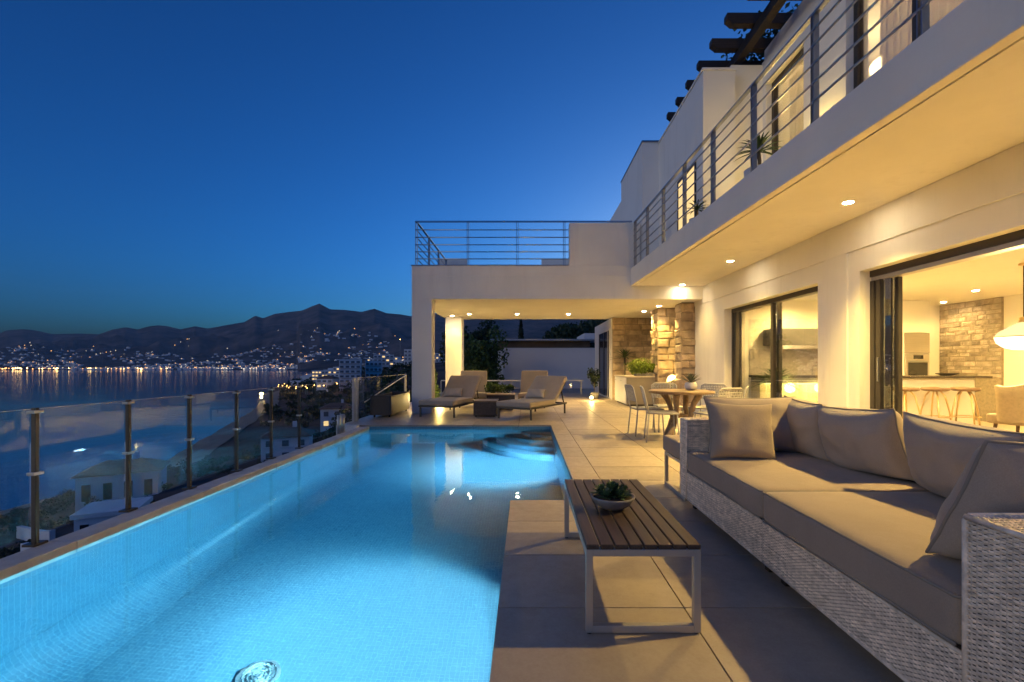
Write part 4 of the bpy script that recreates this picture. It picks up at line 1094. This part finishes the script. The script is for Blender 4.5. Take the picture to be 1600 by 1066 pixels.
light('led_light','POINT',(5.8,9.0,.70),5,(1,.78,.2),kc,.1); light('led_light','POINT',(5.2,9.0,.70),4,(1,.78,.2),kc,.1)
ov = thing('oven_cabinet', (7.95,9.6,0), 'tall pale cabinet with built-in stainless oven', 'oven')
MB().box(7.605,8.355,KY+.02,10.05,.004,2.498).build('carcass', MATS['kitchen_white'], ov)
MB().box(7.61,7.81,KY,KY+.019,.05,1.82).build('cupboard_door', MATS['kitchen_white'], ov); MB().box(7.61,8.35,KY,KY+.019,1.83,2.49).build('cupboard_door', MATS['kitchen_white'], ov)
MB().box(7.82,8.35,KY-.002,KY+.019,1.40,1.82).build('shutter_panel', MATS['stainless'], ov, bevel=.01)
oo = MB().box(7.84,8.33,KY-.012,KY+.019,.80,1.385).build('oven', MATS['stainless'], ov, bevel=.004)
MB().box(7.89,8.29,KY-.018,KY-.0125,.83,1.21).build('oven_window', MATS['oven_glass'], oo); MB().box(8.0,8.2,KY-.018,KY-.0125,1.28,1.36).build('control_display', MATS['oven_glass'], oo)
MB().tube([(7.90,KY-.05,1.235),(8.28,KY-.05,1.235)],.010,8).build('handle', MATS['steel'], oo, smooth=True)
MB().box(7.84,8.33,KY-.002,KY+.019,.05,.79).build('drawer', MATS['kitchen_white'], ov)
ki = thing('kitchen_island', (7.6,8.6,0), 'breakfast bar with dark top and pale front behind the stools', 'kitchen island')
MB().box(6.60,8.46,8.25,8.95,.915,.955).build('worktop', MATS['counter_dark'], ki, bevel=.004)
MB().box(6.70,8.36,8.48,8.90,.004,.914).build('front_panel', MATS['kitchen_white'], ki)
MB().lathe([(.06,.001),(.16,.03),(.17,.045),(.155,.045),(.06,.015),(0,.015)], (7.95,8.6,.955), 20).build('bowl', MATS['wood_dark'], ki, smooth=True)
def make_stool():
    t = proto('bar_stool', 'x', 'stool', 'bar stools along the kitchen island')
    MB().lathe([(0,.70),(.15,.70),(.195,.715),(.20,.74),(.185,.765),(0,.775)], (0,0,0), 24).build('seat', MATS['leather'], t, smooth=True)
    for k in range(4):
        a = k*math.pi/2+.78; c, s = math.cos(a), math.sin(a)
        MB().tube([(.23*c,.23*s,0),(.19*c,.19*s,.35),(.13*c,.13*s,.62),(.07*c,.07*s,.70)], .014, 7).build('leg', MATS['brass'], t, smooth=True)
    MB().tube([(.205*math.cos(a),.205*math.sin(a),.26) for a in [i*math.pi/8 for i in range(16)]], .008, 6, True).build('foot_ring', MATS['brass'], t, smooth=True)
    return t
st = make_stool()
for i, x in enumerate((6.58,7.10,7.62)):
    o = st if i == 0 else copy_tree(st); place(o, (x,7.9,.004), .3*i, ('leftmost bar stool at the kitchen island, next to door frame','middle bar stool of three at the kitchen island','rightmost bar stool at the kitchen island, next to the armchair')[i])
ac = proto('dining_armchair', 'tan upholstered tub armchair inside the wide doorway', 'armchair')
m_ = MB(); N = 20; V = []; F = []
for i in range(N+1):
    a = math.pi*(-.12+1.24*i/N); x = .33*math.cos(a); y = -.30*math.sin(a)*.95; hh_ = .98-.12*abs(math.cos(a))**2
    for (s, z) in ((1.0,.40),(1.06,.75),(1.10,hh_),(.96,hh_+.01),(.86,.75),(.84,.42)): V.append((x*s,y*s,z))
for i in range(N):
    for k in range(5): a = i*6+k; F.append((a,a+6,a+7,a+1))
F += [(0,1,2,3,4,5), tuple(N*6+k for k in (5,4,3,2,1,0))]
m_.add(V,F); m_.build('backrest', MATS['upholstery'], ac, smooth=True)
mb = MB(); Vc,Fc = boxcushion(.54,.52,.13,.03,.02); mb.add(xf(Vc,T(0,0,.36)),Fc); mb.build('seat', MATS['upholstery'], ac, smooth=True)
for sx in (-1,1):
    for sy in (-1,1): MB().tube([(sx*.24,sy*.22,0),(sx*.20,sy*.18,.37)],[.014,.022],8).build('leg', MATS['wood_table'], ac, smooth=True)
place(ac, (6.62,6.05,.004), R(12))
ac2 = copy_tree(ac); place(ac2, (7.55,5.9,.004), R(-10), 'second tub armchair, mostly cut off by the frame edge')
tb = thing('indoor_table', (7.0,5.0,0), 'dark indoor dining table under the pendant lamp', 'table')
MB().box(6.2,8.2,4.55,5.45,.71,.75).build('tabletop', MATS['counter_dark'], tb, bevel=.005)
for x in (6.3,8.05):
    for y in (4.62,5.32): MB().box(x,x+.06,y,y+.06,.004,.709).build('leg', MATS['counter_dark'], tb)
def pendant(x,y,lab,en):
    t = thing('pendant_lamp', (x,y,2.5), lab, 'pendant lamp', 'pendant lamps over the dining table')
    MB().tube([(x,y,2.5),(x,y,1.78)],.006,6).build('cord', MATS['black'], t)
    MB().lathe([(0,2.499),(.05,2.495),(.05,2.47),(.012,2.465)], (x,y,0), 14).build('ceiling_rose', MATS['brass'], t)
    MB().lathe([(.02,1.79),(.045,1.78),(.05,1.72),(.035,1.70)], (x,y,0), 14).build('socket_cap', MATS['brass'], t, smooth=True)
    MB().lathe([(.05,1.715),(.14,1.66),(.24,1.59),(.275,1.54)], (x,y,0), 28).build('upper_shade', MATS['pendant_upper'], t, smooth=True)
    MB().lathe([(.278,1.535),(.281,1.53),(.278,1.522)], (x,y,0), 28).build('band', MATS['brass'], t)
    MB().lathe([(.276,1.52),(.255,1.45),(.19,1.39),(.10,1.36),(0,1.355)], (x,y,0), 28).build('lower_shade', MATS['pendant_glow'], t, smooth=True)
    light('pendant_light','POINT',(x,y,1.28),en,(1,.70,.30),t,.12)
emit('pendant_upper', (1,.70,.30), .30)
pendant(6.56,6.0,'white glass pendant lamp hanging at the right edge of the wide doorway',22)
pendant(7.5,5.0,'second white glass pendant lamp further inside the dining room',22)
palm('potted_palm', (4.80,8.74,.004), 'bushy indoor palm behind the glass of the narrow sliding door', .46, 70, .55, .035, 25, (.17,.34), droop=.7, potm='ceramic_grey', el=(.05,1.5))

# ================================================================== planting round the terrace
def shrub(name, c, rx, ry, rz, n, size, lab, m='leaf_bush', seed=0, group=None, cat='shrub'):
    base = (c[0],c[1],c[2]-rz*1.0)
    t = thing(name, base, lab, cat, group)
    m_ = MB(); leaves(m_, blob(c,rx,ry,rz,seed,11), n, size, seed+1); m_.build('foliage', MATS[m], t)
    m_ = MB(); r_ = random.Random(seed)
    for k in range(5): m_.tube([base,(c[0]+r_.uniform(-.3,.3)*rx,c[1]+r_.uniform(-.3,.3)*ry,c[2]-.2*rz),(c[0]+r_.uniform(-.6,.6)*rx,c[1]+r_.uniform(-.6,.6)*ry,c[2]+r_.uniform(.1,.6)*rz)], [.03*rz+.006,.02*rz,.006], 6)
    m_.build('stem', MATS['bark'], t, smooth=True)
shrub('oleander_shrub', (-2.95,13.6,.55), .34,.5,.75, 1500, .11, 'warmly lit shrub between the two left columns of the covered terrace', 'leaf_bush', 31)
shrub('oleander_shrub', (-2.30,16.6,.55), .5,.5,.65, 1100, .10, 'shrub behind the rear column of the covered terrace', 'leaf_bush', 37)
def tree(name, base, h, cr, lab, m, seed, n=9000, size=.2, trunk=.15, cz=.62, crz=None, group=None):
    t = thing(name, base, lab, 'tree', group); r_ = random.Random(seed); b = Vector(base)
    c = (b.x, b.y, b.z+h*cz); crz = crz or h*(1-cz)*1.05
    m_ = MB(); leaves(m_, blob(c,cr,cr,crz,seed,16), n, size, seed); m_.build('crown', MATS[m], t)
    m_ = MB(); m_.tube([b+Vector((0,0,-.6)), b+Vector((.03*h,0,h*.3)), b+Vector((0,.02*h,h*.55)), b+Vector((.02*h,0,h*.85))], [trunk,trunk*.75,trunk*.5,trunk*.15], 8)
    for k in range(7):
        a = r_.uniform(0,6.28); z0 = h*r_.uniform(.3,.6)
        m_.tube([b+Vector((.02*h,0,z0)), b+Vector((cr*.4*math.cos(a),cr*.4*math.sin(a),z0+h*.15)), b+Vector((cr*.75*math.cos(a),cr*.75*math.sin(a),z0+h*.25))], [trunk*.4,trunk*.25,trunk*.08], 6)
    m_.build('trunk', MATS['bark'], t, smooth=True)
tree('garden_tree', (-2.1,20.5,-2.4), 5.1, 1.15, 'leafy green tree seen between the rear column and the neighbouring wall', 'leaf_bush', 41, 8000, .16, .12, .60, 2.3)
tree('garden_tree', (-3.2,26,-2.4), 6.3, 1.6, 'taller dark tree behind the leafy tree at the covered terrace', 'leaf_dark', 43, 7000, .22, .14, .62, 2.4)
tree('garden_tree', (3.4,31,-2.4), 7.2, 2.4, 'spreading dark tree above the neighbouring roof on its right side', 'leaf_dark', 44, 9000, .26, .2, .72, 1.7)
tree('garden_tree', (5.6,34,-2.4), 8.0, 2.4, 'dark tree half hidden by the far doorway wall', 'leaf_dark', 45, 7000, .26, .2, .72, 1.9)
# cypress
t = thing('cypress', (-.45,40,-2.4), 'slim dark cypress rising behind the neighbouring roof', 'tree')
def cyp(r_):
    z = r_.random(); a = r_.uniform(0,6.28); k = (1-z)**.7*min(1,z*6+.3)*.62*math.sqrt(r_.random()); return ((-.45+k*math.cos(a),40+k*math.sin(a),-2.0+z*7.2), k)
m_ = MB(); leaves(m_, cyp, 3500, .24, 3); m_.build('crown', MATS['leaf_pine'], t); MB().tube([(-.45,40,-2.9),(-.45,40,3)],[.12,.04],8).build('trunk', MATS['bark'], t)
# trees on the seaward slope
def gz(x,y): return ground_h(x,y)
for i,(x,y,h,cr,m,lab,n,sz) in enumerate((
    (-5.1,12.6,2.9,1.15,'leaf_bush','leafy tree with warm lit leaves just beyond the glass balustrade',9000,.13),
    (-6.9,15.5,3.6,1.5,'leaf_dark','broad dark tree beyond the corner post of the balustrade',8000,.16),
    (-8.6,24,5.6,1.9,'leaf_dark','dark tree beyond the brown planter box',7000,.22),
    (-12.5,46,7.6,3.2,'leaf_dark','dense dark tree rising left of the white front column',8000,.34),
    (-17.5,55,6.2,3.4,'leaf_dark','dark rounded tree before the white apartment block',7000,.38),
    (-9.0,17,2.6,1.3,'leaf_scrub','low scrubby tree on the slope below the balustrade',5000,.16))):
    z = gz(x,y)
    tree('slope_tree', (x,y,z), h+max(0,(-2.4-z))*0+ (0), cr, lab, m, 60+i, n, sz, .10+.02*h, .62, None, 'trees on the slope beyond the terrace')
# neighbouring building
nb = thing('neighbour_house', (1,23,0), 'low bluish white neighbouring house with flat roof behind the covered terrace', 'house')
MB().box(-1.15,3.7,22.62,29,-2.4,2.02).build('wall', MATS['neighbour_wall'], nb)
MB().box(-1.45,-1.16,22.9,29,-2.4,1.95).build('side_wall', MATS['neighbour_wall'], nb)
MB().box(-1.75,3.3,22.2,29.2,2.36,2.44).build('roof', MATS['sheet_metal'], nb)
MB().box(-1.4,3.2,22.8,29,2.021,2.355).build('roof_recess', MATS['roof_flat'], nb)
MB().box(2.9,4.2,22.7,26,2.45,2.75).build('roof_upstand', MATS['neighbour_wall'], nb)
for x in (-1.70,): MB().box(x,x+.07,22.25,22.32,-.02,2.359).build('post', MATS['sheet_metal'], nb)

# ================================================================== houses on the slope and the town
def house(x,y,w_,d_,h_,lab,rz=0,roof='flat',wins=(3,2),lit=0.2,name='white_house',z=None,cat='house',grp=None,seed=0,sink=4,wm='white_house',thick=.25):
    z = gz(x,y) if z is None else z
    t = proto(name, lab, cat, grp); r_ = random.Random(seed+int(abs(x)))
    MB().box(-w_/2,w_/2,-d_/2,d_/2,-sink,h_).build('wall', MATS[wm], t)
    if roof == 'flat':
        MB().box(-w_/2-.2,w_/2+.2,-d_/2-.2,d_/2+.2,h_+.003,h_+.4).build('roof', MATS[wm], t)
    else:
        mb = MB(); o_ = .5; P = [(-w_/2-o_,-d_/2-o_,h_+.003),(w_/2+o_,-d_/2-o_,h_+.003),(w_/2+o_,d_/2+o_,h_+.003),(-w_/2-o_,d_/2+o_,h_+.003),(-w_*.22,0,h_+d_*.22),(w_*.22,0,h_+d_*.22)]
        mb.add(P,[(0,3,2,1),(0,1,5,4),(1,2,5),(2,3,4,5),(3,0,4)]); ro = mb.build('roof', MATS['roof_tile'], t)
        MB().box(w_*.1,w_*.1+.7,-.3,.4,h_+d_*.05,h_+d_*.22+1.0).build('chimney', MATS[wm], ro)
    nx, nz = wins
    for i in range(nx):
        for k in range(nz):
            ww, wh = w_/nx*(.42 if nx*nz <= 8 else .64), h_/nz*(.5 if nx*nz <= 8 else .42); cx_ = -w_/2+w_*(i+.5)/nx; cz_ = h_*(k+.5)/nz
            lit_ = r_.random() < lit
            MB().box(cx_-ww/2,cx_+ww/2,-d_/2-.06,-d_/2+.05,cz_-wh/2,cz_+wh/2).build('window', MATS['window_glow' if lit_ else ('town_window' if nx*nz > 4 else 'dark_glass')], t)
            if nx*nz > 8 and i == 0: MB().box(-w_/2+.6,w_/2-.6,-d_/2-1.1,-d_/2-.001,cz_-wh/2-.35,cz_-wh/2-.12).build('balcony', MATS[wm], t)
            if nz*nx <= 8: MB().box(cx_-ww*.6,cx_+ww*.6,-d_/2-.22,-d_/2-.001,cz_-wh/2-.22,cz_-wh/2-.005).build('sill', MATS[wm], t)
    place(t, (x,y,z), rz); return t
G1 = 'white houses on the slope below the pool'
house(-60,68,9,7,4.6,'white seaside house with brown tiled roof and terrace below the pool',R(30),'hip',(4,1),.0,grp=G1,seed=1)
house(-38,42,4.2,4,2.2,'low white house behind the second fence post on the slope',R(25),'flat',(3,1),.0,grp=G1,seed=2)
house(-46,88,8,7,4.5,'white house with hipped roof near the beach behind the third fence post',R(20),'hip',(3,2),.0,grp=G1,seed=4)
house(-62,150,10,8,6,'pale house far down the slope behind the fourth fence post',R(20),'hip',(3,2),.3,grp=G1,seed=5)
# garden walls on the slope
for i,(a,b,lab) in enumerate((((-40,36),(-24,27.5),'long white garden wall stepping down the slope below the pool'),((-56,50),(-44,42),'short white garden wall in front of the tiled house'),((-36,60),(-22,47),'white garden wall behind the third fence post'))):
    m_ = MB(); N = 12; V=[];F=[]
    for k in range(N+1):
        x = a[0]+(b[0]-a[0])*k/N; y = a[1]+(b[1]-a[1])*k/N; z = gz(x,y)
        V += [(x,y,z-1),(x+.25,y+.3,z-1),(x+.25,y+.3,z+1.3),(x,y,z+1.3)]
    for k in range(N):
        for q in range(4): p=k*4+q; r2=k*4+(q+1)%4; F.append((p,r2,r2+4,p+4))
    F += [(3,2,1,0),tuple(N*4+q for q in range(4))]
    m_.add(V,F); tag(m_.build('garden_wall', MATS['white_house']), lab, 'wall', 'garden walls on the slope')
# scrub mass
m_ = MB(); r_ = random.Random(77)
for _ in range(520):
    y = 8+112*r_.random()**1.5; x = -9-(105+y*.2)*r_.random()**1.2
    if x < lerp(COAST,y)+14: continue
    s = r_.uniform(.4,1.2)*(1+y*.008); z = gz(x,y)
    leaves(m_, blob((x,y,z+s*.45),s,s,s*.8,_,5), 130, .26*s+.06, _)
o = m_.build('scrub', MATS['leaf_scrub']); tag(o,'dark scrub covering the slope below the pool','scrub',kind='stuff')

# dark trees between the town blocks, too far off to tell apart
m_ = MB(); r_ = random.Random(21)
for _ in range(420):
    y = r_.uniform(150,900); s_ = r_.uniform(-.58,-.22); x = s_*y
    if x < lerp(COAST,y)+18: continue
    z = gz(x,y); q = r_.uniform(2.5,5.0)
    leaves(m_, blob((x,y,z+q*.7),q*1.2,q*1.2,q,_,5), 60, q*.5, _)
tag(m_.build('town_trees', MATS['leaf_dark']),'dark trees massed between the town blocks','trees',kind='stuff')
# coastal town: individual blocks near enough to be told apart
G2 = 'white blocks of the coastal town'
TB = [ # x, y, w, d, h, storeys cols, look
 (-131,340,15,12,21,(4,6),'tall white apartment block with rows of dark windows left of the column'),
 (-152,350,13,11,11,(3,3),'pale villa with dark roof left of the tall apartment block'),
 (-118,352,12,11,17,(4,4),'white apartment block touching the dark trees by the column'),
 (-170,420,22,12,10,(6,3),'wide pale block above the lit coast road'),
 (-205,520,26,12,12,(7,3),'long pale hotel with lit ground floor near the headland'),
 (-246,560,30,12,12,(8,3),'leftmost long hotel on the headland with bright windows'),
 (-150,480,20,12,15,(5,4),'white block behind the pale villa'),
 (-110,450,18,12,18,(5,5),'white block high above the trees near the column'),
 (-190,640,24,14,13,(6,3),'pale block in the middle of the town'),
 (-230,700,24,14,13,(6,3),'pale block left of the middle of the town'),
 (-140,620,26,14,14,(6,3),'wide white block on the upper street'),
 (-150,760,30,14,15,(6,3),'far white block on the upper street near an orange lamp'),
 (-205,820,30,14,13,(6,3),'far pale block on the upper street'),
 (-265,840,28,14,12,(6,3),'far pale block towards the headland'),
 (-170,930,36,16,14,(6,3),'farthest wide white block above the town')]
for i,(x,y,w_,d_,h_,wn_,lab) in enumerate(TB):
    house(x,y,w_,d_,h_,lab,R(random.Random(i).uniform(-12,22)),'hip' if i == 1 else 'flat',wn_,(.0,.1,.05,.3,.5,.6,.1,.15,.2,.2,.15,.1,.1,.2,.1)[i],'apartment_block',grp=G2,seed=i,cat='building',sink=10)
# orange street lamps along the coast road
ORD = 'first second third fourth fifth sixth seventh eighth ninth tenth eleventh twelfth thirteenth fourteenth fifteenth sixteenth seventeenth eighteenth nineteenth twentieth twenty-first twenty-second'.split()
RP = [(0,(-318,585)),(.3,(-240,462)),(.55,(-188,392)),(.75,(-163,356)),(1,(-132,330))]
for i in range(22):
    t_ = i/21; x = lerp([(a,b[0]) for a,b in RP],t_)+3*math.sin(i*1.7); y = lerp([(a,b[1]) for a,b in RP],t_)+6*math.sin(i*2.3); z = gz(x,y)
    t = thing('street_lamp', (x,y,z), 'orange street lamp on the coast road below the town, '+ORD[i]+' from the headland', 'street lamp', 'orange street lamps on the coast road')
    MB().tube([(x,y,z-.5),(x,y,z+6.5)],[.12,.07],6).build('pole', MATS['dark_steel'], t)
    q = MB(); q.lathe([(0,6.5),(.34,6.75),(.34,7.0),(0,7.25)], (x,y,z), 8); q.build('lantern', MATS['street_glow'], t)
for i,(x,y,h) in enumerate(((-225,598,12),(-119,430,28),(-138,560,20),(-98,420,24))):  # first mast is added in place of a lit stone tower
    z = gz(x,y); t = thing('floodlight_mast', (x,y,z), ('bright orange lamp added in place of the lit stone tower','bright orange floodlight mast above the apartment blocks','orange lamp on the upper street','bright orange floodlight mast nearest the white column')[i], 'street lamp', 'tall orange lamps over the town')
    MB().tube([(x,y,z-.5),(x,y,z+h)],[.15,.1],6).build('pole', MATS['dark_steel'], t)
    MB().lathe([(0,h),(.34,h+.2),(.34,h+.5),(0,h+.7)], (x,y,z), 8).build('lantern', MATS['street_glow'], t)
# distant town across the bay: houses and lights too small to tell apart
r_ = random.Random(5)
mh = MB(); lw = MB(); lo_ = MB(); lg_ = MB(); ld = MB()
def dot(mb, x,y,z,s): mb.add([(x-s,y,z),(x+s,y,z),(x,y-s,z),(x,y+s,z),(x,y,z-s),(x,y,z+s)],[(0,2,5),(2,1,5),(1,3,5),(3,0,5),(2,0,4),(1,2,4),(3,1,4),(0,3,4)])
def surf(s, y): x = s*y; return x, ground_h(x,y)
for _ in range(1400):
    s = r_.uniform(-1.35,-.30); y = 3270+r_.random()**1.7*1900
    if mnoise.noise(Vector((s*6,y*.001,1))) < -.15: continue
    x,z = surf(s,y)
    if z < SEA+1: continue
    w_ = r_.uniform(8,22); mh.box(x-w_,x+w_,y-6,y+6,z-6,z+r_.uniform(5,13))
    if r_.random() < .62:
        zz = z+r_.uniform(8,15); q = r_.random(); sz = r_.uniform(1.4,3.4)
        dot(lo_ if q < .30 else lw if q < .62 else ld, x,y-8,zz,sz)
for _ in range(90):                     # waterfront lamps
    s = -1.4+.62*r_.random(); y = 3262+r_.uniform(0,25); dot(lg_ if r_.random() < .5 else lo_, s*y,y,SEA+r_.uniform(9,16),r_.uniform(3,6.5))
for _ in range(16):
    s = -.68+.17*r_.random(); y = 3262; dot(lw, s*y,y,SEA+r_.uniform(9,15),r_.uniform(3,5))
for _ in range(110):
    s = r_.uniform(-1.3,-.28); y = r_.uniform(4700,6000); x,z = surf(s,y)
    if mnoise.noise(Vector((s*9,y*.002,7))) < .08: continue
    dot(lo_ if r_.random()<.3 else lw, x,y,z+9,r_.uniform(3,5))
for _ in range(420):                    # the nearer town above the headland
    s = r_.uniform(-.54,-.20); y = r_.uniform(560,2400); x,z = surf(s,y)
    if z < SEA+4: continue
    w_ = r_.uniform(5,11); mh.box(x-w_,x+w_,y-6,y+6,z-5,z+r_.uniform(5,9))
    if r_.random() < .36: dot(lo_ if r_.random() < .5 else lw if r_.random() < .5 else ld, x,y-8,z+r_.uniform(5,11),r_.uniform(.5,.9)*y/900)
tag(mh.build('far_town', MATS['white_house']),'tiny pale houses of the town across the bay','town',kind='stuff')
tag(lw.build('far_lights', MATS['city_white']),'tiny white lights scattered over the far hillside','lights',kind='stuff')
tag(lo_.build('far_lights', MATS['city_orange']),'tiny orange lights scattered through the far town','lights',kind='stuff')
tag(lg_.build('far_lights', MATS['city_gold']),'row of bright golden lights along the far waterfront','lights',kind='stuff')
tag(ld.build('far_lights', MATS['city_dim']),'tiny dim bluish lights in the far town','lights',kind='stuff')
# vine on the roof pergola
m_ = MB(); leaves(m_, blob((4.6,9.0,7.15),.9,1.6,.18,5,12), 1600, .10, 6)
tag(m_.build('climbing_vine', MATS['leaf_vine']),'climbing vine tangled in the dark roof pergola','vine')
# ================================================================== dusk haze over the bay
hz = MB().box(-9900,9900,-60,9700,-45,1600).build('haze', None); hz['kind'] = 'stuff'; hz['label'] = 'thin blue evening haze over the bay'; hz['category'] = 'haze'
m = bpy.data.materials.new('haze'); m.use_nodes = True; n = m.node_tree.nodes; l = m.node_tree.links
n.remove(n['Principled BSDF'])
pv = n.new('ShaderNodeVolumePrincipled'); pv.inputs['Color'].default_value = (.66,.82,1,1); pv.inputs['Density'].default_value = 3.4e-5
l.new(pv.outputs[0], n['Material Output'].inputs['Volume']); hz.data.materials.append(m)
